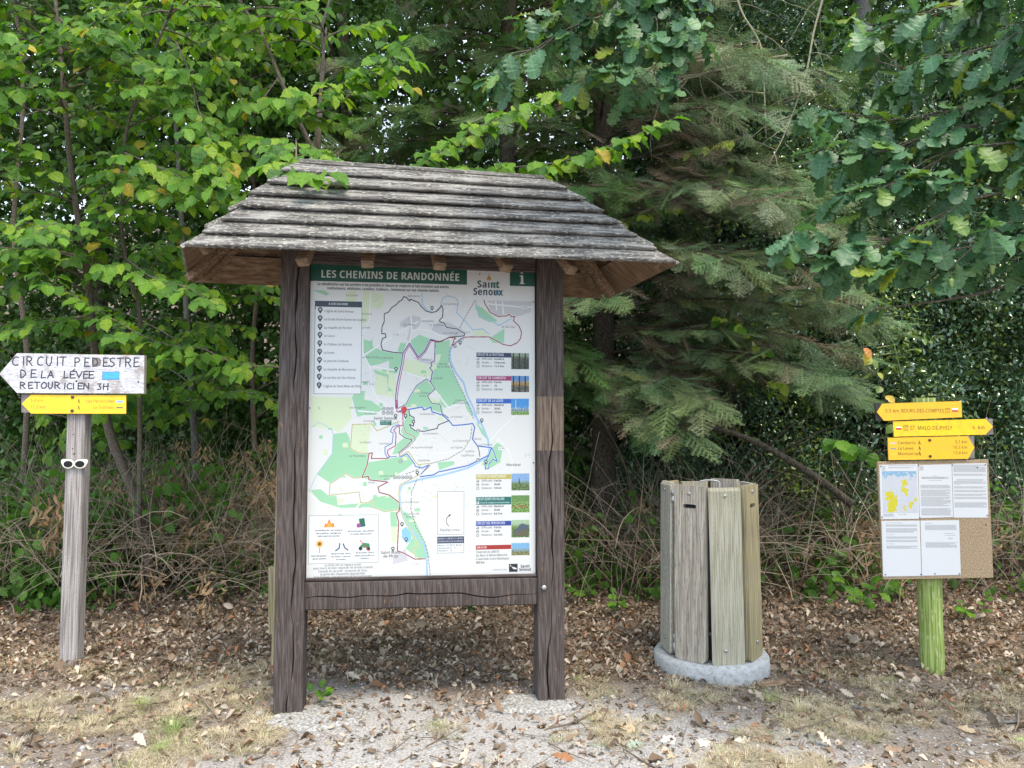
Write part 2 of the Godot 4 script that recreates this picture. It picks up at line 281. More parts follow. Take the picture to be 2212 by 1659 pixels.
# Lapped boards on one face: each board's lower edge stands proud of the board below.
func boards(parent: Node, el: Vector3, er: Vector3, rl: Vector3, rr: Vector3, count: int, out: Vector3, face: int) -> void:
	var normal := (er - el).cross(rl - el).normalized()
	if normal.dot(out) < 0.0:
		normal = -normal
	var th := 0.021
	for k in count:
		var t0 := float(k) / count
		var t1 := (k + 1.18) / count
		if k == count - 1:
			t1 = 1.0
		var sag := rf(-0.004, 0.004)
		var a := el.lerp(rl, t0)
		var b := er.lerp(rr, t0)
		var c := er.lerp(rr, minf(t1, 1.0))
		var d := el.lerp(rl, minf(t1, 1.0))
		var run := (b - a).normalized()
		var down := normal.cross(run).normalized()
		if down.y > 0.0:
			down = -down
		a += -run * rf(0.0, 0.018) + down * (0.012 + sag)
		b += run * rf(0.0, 0.018) + down * (0.012 - sag)
		var low := 0.034 + rf(0.0, 0.008)
		var rings := []
		for i in 9:
			var t := i / 8.0
			var p := a.lerp(b, t) + normal * (low + rf(-0.0015, 0.0015)) + down * rf(-0.0015, 0.0015)
			var q := d.lerp(c, t) + normal * 0.002
			var up := (q - p).normalized()
			rings.append([p, p + normal * th * 0.55 - up * 0.003, p + normal * th * 0.85 + up * 0.001, p + normal * th + up * 0.007, q + normal * th, q, p + up * 0.004 - normal * 0.0])
		var skin: Material = M["roof_board_%d" % (rng.randi() % 3)] if face < 2 else M.roof_board_end
		part(parent, "roof_board", loft_two(rings, [5, 6], skin, M.rafter_wood), null)


func sign_left() -> void:
	var k := thing("trail_signpost", "square grey post with a hand-cut wooden arrow board and one yellow arrow", "signpost", Vector3(-2.802, 0, -4.752), 0.02)
	part(k, "post", block(Vector3(0.114, 2.1, 0.09), 0.008), M.grey_post, Transform3D(Basis(), Vector3(0.0, 0.86, -0.046)))
	var pics := arrow_print(1024, 284)
	var face := printed("arrow_board_face", pics[0], 0.8, 0.3)
	face.heightmap_enabled = true
	face.heightmap_texture = ImageTexture.create_from_image(pics[1])
	face.heightmap_scale = 0.6
	var o := part(k, "wooden_arrow_board", plate([Vector2(-0.475, 1.836), Vector2(-0.367, 1.97), Vector2(0.443, 1.957), Vector2(0.447, 1.709), Vector2(-0.357, 1.712)], 0.03, face, M.pale_board_edge, 0.003), null, Transform3D(Basis(), Vector3(0, 0, 0.002)))
	tag(o, "weathered wooden arrow board reading CIRCUIT PEDESTRE DE LA LEVEE")
	o = part(k, "backing_plate", plate([Vector2(-0.339, 1.706), Vector2(0.318, 1.703), Vector2(0.322, 1.587), Vector2(-0.335, 1.59)], 0.012, M.grey_plate, M.grey_plate), null, Transform3D(Basis(), Vector3(0, 0, 0.002)))
	var im := yellow_print(660, 118, c8(250, 204, 40), 3)
	var ink := c8(100, 82, 30)
	write(im, 54, 46, 26, "5.4 km", ink)
	write(im, 54, 86, 26, "12.2 km", ink)
	for k2 in 2:
		walker(im, 358, 52 + k2 * 40, 26, c8(90, 78, 40))
	write(im, 584, 50, 26, "Les Pervenches", ink, false, 2)
	write(im, 584, 88, 26, "La Trotinais", ink, false, 2)
	im.fill_rect(Rect2i(596, 36, 46, 15), c8(238, 240, 236))
	im.fill_rect(Rect2i(598, 38, 42, 11), c8(120, 160, 208))
	im.fill_rect(Rect2i(596, 76, 43, 9), c8(112, 104, 92))
	o = part(k, "yellow_arrow_sign", plate([Vector2(-0.33, 1.645), Vector2(-0.275, 1.704), Vector2(0.328, 1.701), Vector2(0.331, 1.583), Vector2(-0.27, 1.584)], 0.006, printed("yellow_sign_left", im, 0.4), M.sign_edge), null, Transform3D(Basis(), Vector3(0, 0, 0.0145)))
	for y in [1.689, 1.602]:
		bolt(o, "bolt", Vector3(-0.01, y, 0.006), 0.0105, M.bolt_head)
	for q in [[-0.01, 1.45], [-0.012, 1.36], [0.004, 1.33], [-0.004, 1.325]]:
		bolt(k, "nail", Vector3(q[0], q[1], -0.001), 0.004, M.bolt_head)
	# a child's sunglasses fixed to the post
	var g := thing("sunglasses", "white-framed sunglasses with black oval lenses fixed on the grey post", "sunglasses", Vector3(-2.792, 1.262, -4.742), 0.02)
	for s in [-1.0, 1.0]:
		var outline := []
		var rim := []
		for i in 28:
			var a := TAU * i / 28
			var p := Vector2(cos(a) * 0.029, sin(a) * 0.0205)
			outline.append(p)
			var up := maxf(0.0, cos(a)) * maxf(0.0, sin(a) + 0.25) * 0.02
			rim.append(Vector2(cos(a) * 0.039 + up, sin(a) * 0.029 + up * 0.5))
		var turn := Basis(Vector3.UP, s * 0.05)
		if s < 0.0:
			for i in rim.size():
				rim[i].x = -rim[i].x
		part(g, "rim", plate(rim, 0.006, M.glasses_frame, M.glasses_frame, 0.0015), null, Transform3D(turn, Vector3(s * 0.037, 0, 0)))
		part(g, "lens", plate(outline, 0.0025, M.glasses_lens, M.glasses_lens), null, Transform3D(turn, Vector3(s * 0.037, 0, 0.0055)))
	part(g, "bridge", block(Vector3(0.022, 0.012, 0.006), 0.002), M.glasses_frame, Transform3D(Basis(), Vector3(0, 0.004, 0.004)))


func sheet(parent: Node, corners: Array, pic: Image, label: String, lift: float) -> void:
	var m := printed("notice_print", pic, 0.16, 0.55, 0.86)
	var c := []
	for q in corners:
		c.append(Vector2(q[0], q[1]))
	var o := part(parent, "notice_sheet", plate(c, 0.0015, m, M.sleeve_edge), null, Transform3D(Basis(), Vector3(0, 0, lift)))
	tag(o, label)


func sign_right() -> void:
	var k := thing("notice_signpost", "round green algae-covered post carrying yellow arrows and a chipboard notice board", "signpost", Vector3(2.593, 0, -4.637))
	var n := noise_of(0.02, 2, FastNoiseLite.TYPE_SIMPLEX_SMOOTH, 5)
	var prof := []
	for i in 24:
		prof.append([0.068 - 0.0 * i, -0.1 + 1.78 * i / 23.0])
	prof.append([0.0, 1.681])
	part(k, "post", lathe(prof, 18, 0.006, n), M.algae_post, Transform3D(Basis(), Vector3(0, 0, -0.02)))
	var b := part(k, "notice_board", plate([Vector2(-0.358, 1.286), Vector2(0.322, 1.3), Vector2(0.326, 0.585), Vector2(-0.342, 0.574)], 0.018, M.chipboard, M.chipboard, 0.002), null, Transform3D(Basis(), Vector3(0, 0, 0.075)))
	tag(b, "square chipboard notice board with five sleeved sheets")
	var z := 0.0185
	sheet(b, [[-0.348, 1.267], [-0.113, 1.272], [-0.114, 0.94], [-0.347, 0.937]], sheet_print([[8, 12, 60, 240], [14, 40, 16, 40], [20, 26, 60, 230], [326, 344, 18, 90], [330, 334, 120, 170, 1], [120, 124, 30, 60], [280, 284, 210, 236], [300, 304, 130, 166]], 1, true), "sheet printed with a yellow and grey parish map", z)
	sheet(b, [[-0.11, 1.266], [0.094, 1.271], [0.093, 0.95], [-0.111, 0.944]], sheet_print([[14, 40, 10, 40], [78, 82, 110, 140, 1], [86, 100, 24, 230, 1], [108, 112, 80, 180], [140, 165, 14, 240], [172, 215, 14, 240], [220, 285, 14, 240], [296, 345, 14, 240]], 2), "sheet of dense small print in the middle of the top row", z)
	sheet(b, [[0.097, 1.274], [0.309, 1.278], [0.307, 0.947], [0.096, 0.947]], sheet_print([[12, 62, 10, 246], [72, 84, 10, 246], [96, 100, 110, 136, 1], [108, 114, 30, 226], [120, 136, 10, 246], [144, 148, 10, 60], [156, 170, 10, 246], [180, 195, 10, 246], [205, 216, 10, 246], [226, 240, 10, 246], [262, 296, 10, 246]], 3), "sheet of spaced paragraphs at the right of the top row", z)
	sheet(b, [[-0.344, 0.927], [-0.112, 0.929], [-0.112, 0.597], [-0.344, 0.593]], sheet_print([[14, 18, 28, 140], [26, 40, 28, 236], [50, 80, 28, 236], [90, 94, 28, 80], [104, 116, 28, 236], [126, 140, 28, 236], [150, 154, 28, 80], [164, 182, 28, 236]], 4), "sheet half filled with print at the lower left", z)
	sheet(b, [[-0.107, 0.929], [0.128, 0.932], [0.127, 0.603], [-0.108, 0.598]], sheet_print([[20, 24, 30, 80], [32, 66, 30, 236], [86, 90, 150, 220], [98, 102, 160, 230], [116, 126, 180, 210], [146, 178, 30, 236]], 5), "mostly blank signed sheet at the lower middle", z)
	for q in [[-0.34, 1.258], [-0.11, 1.262], [0.098, 1.266], [0.3, 1.268], [-0.34, 0.95], [-0.11, 0.945], [0.3, 0.96], [0.25, 1.25], [-0.33, 0.605], [-0.115, 0.606], [0.118, 0.61], [-0.03, 0.61], [0.29, 0.905]]:
		bolt(b, "pin", Vector3(q[0], q[1], z + 0.0012), 0.0042, M.bolt_head)
	# three yellow arrows
	var ink := c8(62, 48, 18)
	var im := yellow_print(528, 122, c8(246, 190, 44), 11)
	write(im, 50, 72, 29, "5.5 km", ink)
	write(im, 150, 72, 31, "BOURG-DES-COMPTES", ink, false, 0, false, 0.86)
	frame(im, Rect2i(424, 44, 30, 30), ink, 2)
	write(im, 439, 57, 11, "GR®", ink, false, 1)
	write(im, 439, 70, 12, "39", ink, false, 1)
	im.fill_rect(Rect2i(466, 44, 38, 12), c8(244, 240, 232))
	im.fill_rect(Rect2i(466, 56, 38, 11), c8(196, 60, 40))
	var y := part(k, "yellow_arrow_sign", plate([Vector2(-0.356, 1.588), Vector2(-0.322, 1.641), Vector2(0.164, 1.657), Vector2(0.165, 1.558), Vector2(-0.314, 1.536)], 0.006, printed("yellow_sign_top", im, 0.4), M.sign_edge), null, Transform3D(Basis(), Vector3(0, 0, 0.095)))
	tag(y, "yellow arrow pointing left to BOURG-DES-COMPTES")
	part(k, "backing_plate", plate([Vector2(-0.362, 1.644), Vector2(0.162, 1.655), Vector2(0.163, 1.56), Vector2(-0.36, 1.535)], 0.012, M.black_plate, M.black_plate), null, Transform3D(Basis(), Vector3(0, 0, 0.081)))
	im = yellow_print(614, 106, c8(250, 206, 34), 12)
	im.fill_rect(Rect2i(18, 46, 32, 8), c8(244, 240, 232))
	im.fill_rect(Rect2i(18, 54, 32, 11), c8(196, 60, 40))
	frame(im, Rect2i(64, 36, 28, 34), ink, 2)
	write(im, 78, 51, 12, "GR®", ink, false, 1)
	write(im, 78, 66, 13, "39", ink, false, 1)
	write(im, 104, 66, 32, "ST  MALO-DE-PHILY", ink, false, 0, false, 0.93)
	write(im, 562, 62, 30, "6  km", ink, false, 2)
	y = part(k, "yellow_arrow_sign", plate([Vector2(-0.257, 1.533), Vector2(0.311, 1.547), Vector2(0.356, 1.5), Vector2(0.307, 1.451), Vector2(-0.254, 1.439)], 0.006, printed("yellow_sign_middle", im, 0.4), M.sign_edge), null, Transform3D(Basis(), Vector3(0, 0, 0.09)))
	tag(y, "yellow arrow pointing right to ST MALO-DE-PHILY")
	part(k, "backing_plate", plate([Vector2(-0.2, 1.53), Vector2(0.36, 1.549), Vector2(0.359, 1.452), Vector2(-0.2, 1.442)], 0.012, M.grey_plate, M.grey_plate), null, Transform3D(Basis(), Vector3(0, 0, 0.076)))
	im = yellow_print(530, 150, c8(246, 188, 40), 13)
	for q in 3:
		write(im, 60, 52 + q * 34, 25, ["Cambertu", "La Levee", "Montserrat"][q], ink)
		walker(im, 192, 52 + q * 34, 23, ink)
		write(im, 486, 46 + q * 34, 25, ["3,1 km", "10,3 km", "13,4 km"][q], ink, false, 2)
		im.fill_rect(Rect2i(14, 40 + q * 34, 36, 9), [c8(226, 186, 200), c8(134, 140, 160), c8(222, 196, 70)][q])
	y = part(k, "yellow_arrow_sign", plate([Vector2(-0.296, 1.432), Vector2(0.194, 1.442), Vector2(0.233, 1.372), Vector2(0.191, 1.304), Vector2(-0.294, 1.296)], 0.006, printed("yellow_sign_low", im, 0.4), M.sign_edge), null, Transform3D(Basis(), Vector3(0, 0, 0.097)))
	tag(y, "yellow arrow listing Cambertu, La Levee and Montserrat")
	for q in [1.418, 1.32]:
		bolt(y, "bolt", Vector3(-0.04, q, 0.006), 0.009, M.bolt_head)
	part(k, "backing_plate", plate([Vector2(-0.25, 1.43), Vector2(0.238, 1.443), Vector2(0.237, 1.306), Vector2(-0.25, 1.3)], 0.012, M.grey_plate, M.grey_plate), null, Transform3D(Basis(), Vector3(0, 0, 0.083)))


func litter_bin() -> void:
	var k := thing("litter_bin", "eight-sided wooden slat litter bin on a round concrete base", "litter bin", Vector3(1.245, 0, -4.725), -0.262 - 0.02)
	var n := noise_of(0.03, 3, FastNoiseLite.TYPE_SIMPLEX_SMOOTH, 5)
	var base := lathe([[0.0, -0.12], [0.35, -0.12], [0.352, 0.03], [0.35, 0.082], [0.338, 0.1], [0.3, 0.102], [0.0, 0.104]], 48, 0.0025, n)
	part(k, "concrete_base", base, M.concrete)
	part(k, "liner", lathe([[0.0, 0.12], [0.235, 0.12], [0.235, 1.08], [0.228, 1.08], [0.228, 0.14], [0.0, 0.14]], 32), M.liner)
	part(k, "liner_hoop", lathe([[0.242, 0.24], [0.255, 0.24], [0.255, 0.28], [0.242, 0.28], [0.242, 0.24]], 32), M.liner)
	part(k, "liner_hoop", lathe([[0.242, 0.98], [0.255, 0.98], [0.255, 1.02], [0.242, 1.02], [0.242, 0.98]], 32), M.liner)
	var mats := ["slat_lichen", "slat_algae", "slat_grey", "slat_brown", "slat_lichen", "slat_algae", "slat_grey", "slat_brown"]
	var mesh := bin_slat()
	for i in 8:
		# slat 0 faces right of the viewer, slat 7 left of the viewer
		var a := deg_to_rad(22.5 + 45.0 * i)
		var low := Transform3D(Basis(Vector3.UP, a), Vector3(sin(a) * 0.258, 0.092 + [0.0, 0.012, 0.01, 0.02, 0.0, 0.01, 0.02, 0.012][i], cos(a) * 0.258))
		low.basis = low.basis * Basis(Vector3.RIGHT, -0.012) * Basis(Vector3.BACK, [0.006, -0.004, 0.003, 0.0, 0.004, 0.0, -0.004, -0.004][i])
		if i == 7 or i == 1:
			part(k, "slat", bin_slat_slotted(M[mats[i]]), null, low)
		else:
			part(k, "slat", mesh, M[mats[i]], low)
		for yy in ([1.0] if i == 7 else [1.0, 0.09]):
			bolt(k, "bolt", low * Vector3(rf(-0.02, 0.02), yy + rf(-0.01, 0.01), 0.036), 0.011, M.steel, low.basis.z)
	# hinge in the gap at the viewer's left
	var gap := deg_to_rad(-45.0)
	var at := Vector3(sin(gap), 0, cos(gap)) * 0.287
	for y in [[1.04, 0.07], [0.14, 0.1]]:
		part(k, "hinge", lathe([[0.0, 0.0], [0.013, 0.0], [0.0145, 0.004], [0.0145, y[1] * 0.45], [0.011, y[1] * 0.47], [0.011, y[1] * 0.53], [0.0145, y[1] * 0.55], [0.0145, y[1] - 0.004], [0.012, y[1]], [0.0, y[1]]], 14), M.steel, Transform3D(Basis(), at + Vector3(0, y[0], 0)))
	var pts := curve([Vector3(-0.045, 1.1, 0.2), Vector3(-0.045, 1.165, 0.19), Vector3(0.065, 1.165, 0.17), Vector3(0.065, 1.1, 0.18)], 0.01)
	var rad := []
	for p in pts:
		rad.append(0.0045)
	part(k, "handle", tube(pts, rad, 6), M.steel)


# One slat: 0.2 wide, base at y = 0, rounded lower corners, inner face at z = 0.
func bin_slat() -> ArrayMesh:
	var rings := []
	var b := 0.007
	for q in [[0.0, 0.076, 0.004], [0.004, 0.088, 0.002], [0.014, 0.097, 0.0], [0.03, 0.101, 0.0], [0.5, 0.1, 0.0], [1.022, 0.101, 0.0], [1.042, 0.099, 0.012]]:
		var y: float = q[0]
		var x: float = q[1]
		var f: float = 0.036 - q[2]
		rings.append([Vector3(-x + 0.012, y, 0.0), Vector3(-x, y, f - b), Vector3(-x + b, y, f), Vector3(x - b, y, f), Vector3(x, y, f - b), Vector3(x - 0.012, y, 0.0)])
	return loft(rings)


# The same slat with a finger slot through it near the top.
func bin_slat_slotted(mat: Material) -> ArrayMesh:
	var ring: Array = [Vector2(-0.1, 1.04), Vector2(-0.0002, 1.04)] + Array(slot_path()) + [Vector2(0.0002, 1.04), Vector2(0.1, 1.04), Vector2(0.1, 0.03), Vector2(0.094, 0.012), Vector2(0.078, 0.0), Vector2(-0.078, 0.0), Vector2(-0.094, 0.012), Vector2(-0.1, 0.03)]
	return plate(ring, 0.036, mat, mat)


# Round the slot once, from just left of its top middle to just right of it, the far way.
func slot_path() -> PackedVector2Array:
	var out := PackedVector2Array([Vector2(-0.0002, 0.9275)])
	for j in 9:
		var t := PI / 2 + PI * j / 8.0
		out.append(Vector2(-0.03 + cos(t) * 0.0125, 0.915 + sin(t) * 0.0125))
	for j in 9:
		var t := -PI / 2 + PI * j / 8.0
		out.append(Vector2(0.03 + cos(t) * 0.0125, 0.915 + sin(t) * 0.0125))
	out.append(Vector2(0.0002, 0.9275))
	return out

# ---------------------------------------------------------------- plants
# A leaf along +z, face up (+y), one unit long: profile is [distance, half width].
func leaf_mesh(profile: Array, fold: float, bend: float, s: int, wave := 0.03) -> ArrayMesh:
	var r := RandomNumberGenerator.new()
	r.seed = s
	var st := begin(true)
	var mid := []
	var left := []
	var right := []
	for q in profile:
		var t: float = q[0]
		var y := -bend * maxf(t, 0.0) * maxf(t, 0.0)
		mid.append(Vector3(0, y, t))
		left.append(Vector3(-q[1], y + fold * q[1] + r.randf_range(-wave, wave) * q[1] * 3.0, t + 0.1 * q[1]))
		right.append(Vector3(q[1], y + fold * q[1] + r.randf_range(-wave, wave) * q[1] * 3.0, t + 0.1 * q[1]))
	for i in profile.size() - 1:
		for side in [[left, mid, 0], [mid, right, 1]]:
			var a: Vector3 = side[0][i]
			var b: Vector3 = side[1][i]
			var c: Vector3 = side[1][i + 1]
			var d: Vector3 = side[0][i + 1]
			var todo := []
			if a.distance_to(b) > 1e-5:
				todo.append_array([a, c, b])
			if c.distance_to(d) > 1e-5:
				todo.append_array([a, d, c])
			for q in todo:
				st.set_uv(Vector2(0.5 + q.x * 1.2, clampf(q.z, 0.0, 1.0)))
				st.add_vertex(q)
	st.generate_normals()
	return st.commit()


# Print of a leaf blade: paler ribs on a mottled ground, as shares of the leaf's own colour.
func leaf_print() -> ImageTexture:
	var im := Image.create(64, 128, false, Image.FORMAT_RGBA8)
	var n := noise_of(0.07, 4, FastNoiseLite.TYPE_SIMPLEX, 77)
	for y in 128:
		for x in 64:
			var v := 0.86 + 0.12 * n.get_noise_2d(x, y)
			im.set_pixel(x, y, Color(v, v, v))
	for k in 9:
		for side in [-1.0, 1.0]:
			stroke(im, PackedVector2Array([Vector2(32, 8 + k * 12), Vector2(32 + side * 28, -8 + k * 12 + 30)]), 1.6, Color(0.97, 0.98, 0.9))
	stroke(im, PackedVector2Array([Vector2(32, 0), Vector2(32, 127)]), 3.0, Color(1, 1, 0.93))
	return ImageTexture.create_from_image(im)


func aim(dir: Vector3, normal: Vector3, at: Vector3, size: float, wide := 1.0) -> Transform3D:
	var z := dir.normalized()
	var y := normal - z * normal.dot(z)
	if y.length() < 0.05:
		y = Vector3(0.3, 0.8, 0.5) - z * Vector3(0.3, 0.8, 0.5).dot(z)
	y = y.normalized()
	return Transform3D(Basis(y.cross(z) * size * wide, y * size, z * size), at)


func any_dir() -> Vector3:
	return Vector3(rf(-1, 1), rf(-1, 1), rf(-1, 1))


func length_of(path: Array) -> float:
	var l := 0.0
	for i in path.size() - 1:
		l += path[i].distance_to(path[i + 1])
	return l


func along(path: Array, d: float) -> Array:
	for i in path.size() - 1:
		var l: float = path[i].distance_to(path[i + 1])
		if d <= l or i == path.size() - 2:
			return [path[i].lerp(path[i + 1], clampf(d / maxf(l, 1e-6), 0.0, 1.0)), (path[i + 1] - path[i]).normalized()]
		d -= l
	return [path[-1], Vector3.UP]


# Leaves in two ranks along a twig, hanging a little and turned to the open side.
func leaves_on(path: Array, size: float, gap: float, out: Array, from := 0.0, droop := 0.35) -> void:
	var l := length_of(path)
	var d := l * from + gap * 0.5
	var side := 1.0
	while d < l:
		var q := along(path, d)
		var tang: Vector3 = q[1]
		var across := tang.cross(Vector3(0.1, 1, 0.3)).normalized() * side
		var dir := tang * rf(0.35, 0.8) + across * rf(0.6, 1.0) + Vector3.DOWN * droop * rf(0.4, 1.8) + any_dir() * 0.2
		var face := Vector3(0, 0.9, 0.75) + any_dir() * 0.5
		out.append(aim(dir, face, q[0], size * rf(0.62, 1.12), rf(0.85, 1.1)))
		side = -side
		d += gap * rf(0.7, 1.3)
	var e := along(path, l)
	out.append(aim(e[1] + Vector3.DOWN * droop * 0.6, Vector3(0, 1, 0.5) + any_dir() * 0.3, e[0], size * rf(0.7, 1.0)))


# A limb that leaves in a direction and bends to its own weight.
func limb(from: Vector3, dir: Vector3, l: float, fall: float, wander := 0.12, n := 7) -> Array:
	var pts := [from]
	var d := dir.normalized()
	for i in n:
		pts.append(pts[-1] + d * l / n)
		d = (d + Vector3.DOWN * fall / n + any_dir() * wander).normalized()
	return pts


func taper(n: int, a: float, b: float) -> Array:
	var out := []
	for i in n:
		out.append(lerpf(a, b, float(i) / maxf(1.0, n - 1.0)))
	return out


func in_view(p: Vector3) -> float:
	var d := -p.z
	if d < 0.5:
		return 0.0
	var x := p.x / d
	var y := (p.y - 1.5) / d
	if absf(x) > 0.7 or y > 0.6 or y < -0.45:
		return 0.0
	return 1.0 / p.distance_to(Vector3(0, 1.5, 0))


# Leaves of one tree: the nearest in view each as a part, the rest as one mass.
func leaf_parts(tree: Node3D, leaves: Array, meshes: Array, mats: Array, tones: Array, loose: Material, weights: Array, most := 230) -> void:
	var order := []
	for i in leaves.size():
		order.append([in_view(tree.position + leaves[i].origin), i])
	order.sort_custom(func(a, b): return a[0] > b[0] or (a[0] == b[0] and a[1] < b[1]))
	var spots := []
	var tints := PackedColorArray()
	for k in order.size():
		var i: int = order[k][1]
		var t := 0
		var pick := rng.randf()
		for w in weights:
			if pick < w:
				break
			pick -= w
			t = mini(t + 1, tones.size() - 1)
		if k < most and order[k][0] > 0.0:
			part(tree, "leaf", meshes[i % meshes.size()], mats[t], leaves[i])
		else:
			spots.append(leaves[i])
			var c: Color = tones[t]
			var v := rf(0.8, 1.2)
			tints.append(Color(c.r * v, c.g * v, c.b * v))
	if spots.size():
		many(tree, "foliage", meshes[0], loose, spots, tints)


# A leafy twig system on a limb: side twigs in two ranks, leaves on all of them.
func dress(tree_st: SurfaceTool, path: Array, r: float, leaf: float, twig: float, gap: float, out: Array, from := 0.2, droop := 0.35) -> void:
	add_tube(tree_st, path, taper(path.size(), r, 0.0015), 5)
	var l := length_of(path)
	var d := l * from
	var side := 1.0
	while d < l * 0.95:
		var q := along(path, d)
		var across: Vector3 = q[1].cross(Vector3(0.1, 1, 0.2)).normalized() * side
		var tl := twig * rf(0.5, 1.2) * (1.15 - 0.6 * d / l)
		var tw := limb(q[0], q[1] * 0.7 + across + Vector3(0, 0.12, 0.15), tl, 0.6, 0.1, 4)
		add_tube(tree_st, tw, taper(tw.size(), minf(r * 0.5, 0.003), 0.001), 4)
		leaves_on(tw, leaf, gap, out, 0.1, droop)
		side = -side
		d += gap * 2.2 * rf(0.7, 1.3)
	leaves_on(path, leaf, gap * 1.2, out, 0.45, droop)


func sapling(called: String, label: String, stems: Array, r0: float, r1: float, arms: Array, random_arms: int, arm_len: float, leaf: float, bark: Material, from := 0.3, most := 230, group := "", category := "young tree") -> Node3D:
	var foot: Vector3 = stems[0][0]
	var t := thing(called, label, category, foot, 0.0, group)
	var leaves := []
	var trunk_st := begin(true)
	var paths := []
	for s in stems:
		var local := []
		for p in s:
			local.append(p - foot)
		var path := curve(local, 0.15)
		paths.append(path)
		add_tube(trunk_st, path, taper(path.size(), r0 if paths.size() == 1 else r0 * 0.75, r1), 8)
	trunk_st.generate_normals()
	part(t, "trunk", trunk_st.commit(), bark)
	for a in arms:
		var local := []
		for p in a:
			local.append(p - foot)
		var st := begin(true)
		dress(st, curve(local, 0.08), 0.007, leaf * 1.08, 0.26, leaf * 0.42, leaves, 0.06)
		st.generate_normals()
		part(t, "branch", st.commit(), bark)
	for i in random_arms:
		var path: Array = paths[i % paths.size()]
		var q := along(path, length_of(path) * rf(from, 0.98))
		var az := rf(-PI, PI)
		var dir := Vector3(cos(az), rf(0.1, 0.8), sin(az) + 0.35)
		var arm := limb(q[0], dir, arm_len * rf(0.55, 1.15), rf(0.6, 1.4), 0.1, 8)
		var st := begin(true)
		dress(st, arm, 0.008, leaf, 0.3, leaf * 0.52, leaves)
		st.generate_normals()
		part(t, "branch", st.commit(), bark)
	leaf_parts(t, leaves, M.hazel_meshes, M.hazel_mats, M.hazel_tones, M.hazel_loose, [0.32, 0.3, 0.18, 0.185, 0.015], most)
	return t


# One flat fir spray, 0.4 long: a rib, side twigs and flat needles.
func fir_spray(s: int, dry := false) -> ArrayMesh:
	var r := RandomNumberGenerator.new()
	r.seed = s
	var st := begin()
	var twigs := [[Vector3.ZERO, Vector3(0, 0, 1), 0.4]]
	for k in 7:
		var z := 0.06 + 0.045 * k
		for side in [-1.0, 1.0]:
			twigs.append([Vector3(0, -0.12 * z * z, z), Vector3(side * 0.8, r.randf_range(-0.12, 0.1), 0.75).normalized(), (0.2 - 0.022 * k) * r.randf_range(0.75, 1.2)])
	for tw in twigs:
		var o: Vector3 = tw[0]
		var d: Vector3 = tw[1]
		var l: float = tw[2]
		var side := d.cross(Vector3.UP).normalized()
		add_tube(st, [o, o + d * l * 0.5 + Vector3(0, -0.01, 0), o + d * l + Vector3(0, -0.03 * l, 0)], [0.0022, 0.0016, 0.0008], 3)
		var n := int(l / (0.024 if dry else 0.0105))
		for i in n:
			var p := o + d * l * (i + 0.5) / n
			p.y -= 0.03 * l * pow((i + 0.5) / n, 2.0)
			for sd in [-1.0, 1.0]:
				var nd: Vector3 = (side * sd * r.randf_range(0.7, 1.0) + d * r.randf_range(0.4, 0.8) + Vector3(0, r.randf_range(-0.15, 0.45), 0)).normalized()
				var nl := r.randf_range(0.02, 0.03)
				var w := d * 0.0021
				tri(st, p - w, p + nd * nl, p + w)
	st.generate_normals()
	return st.commit()


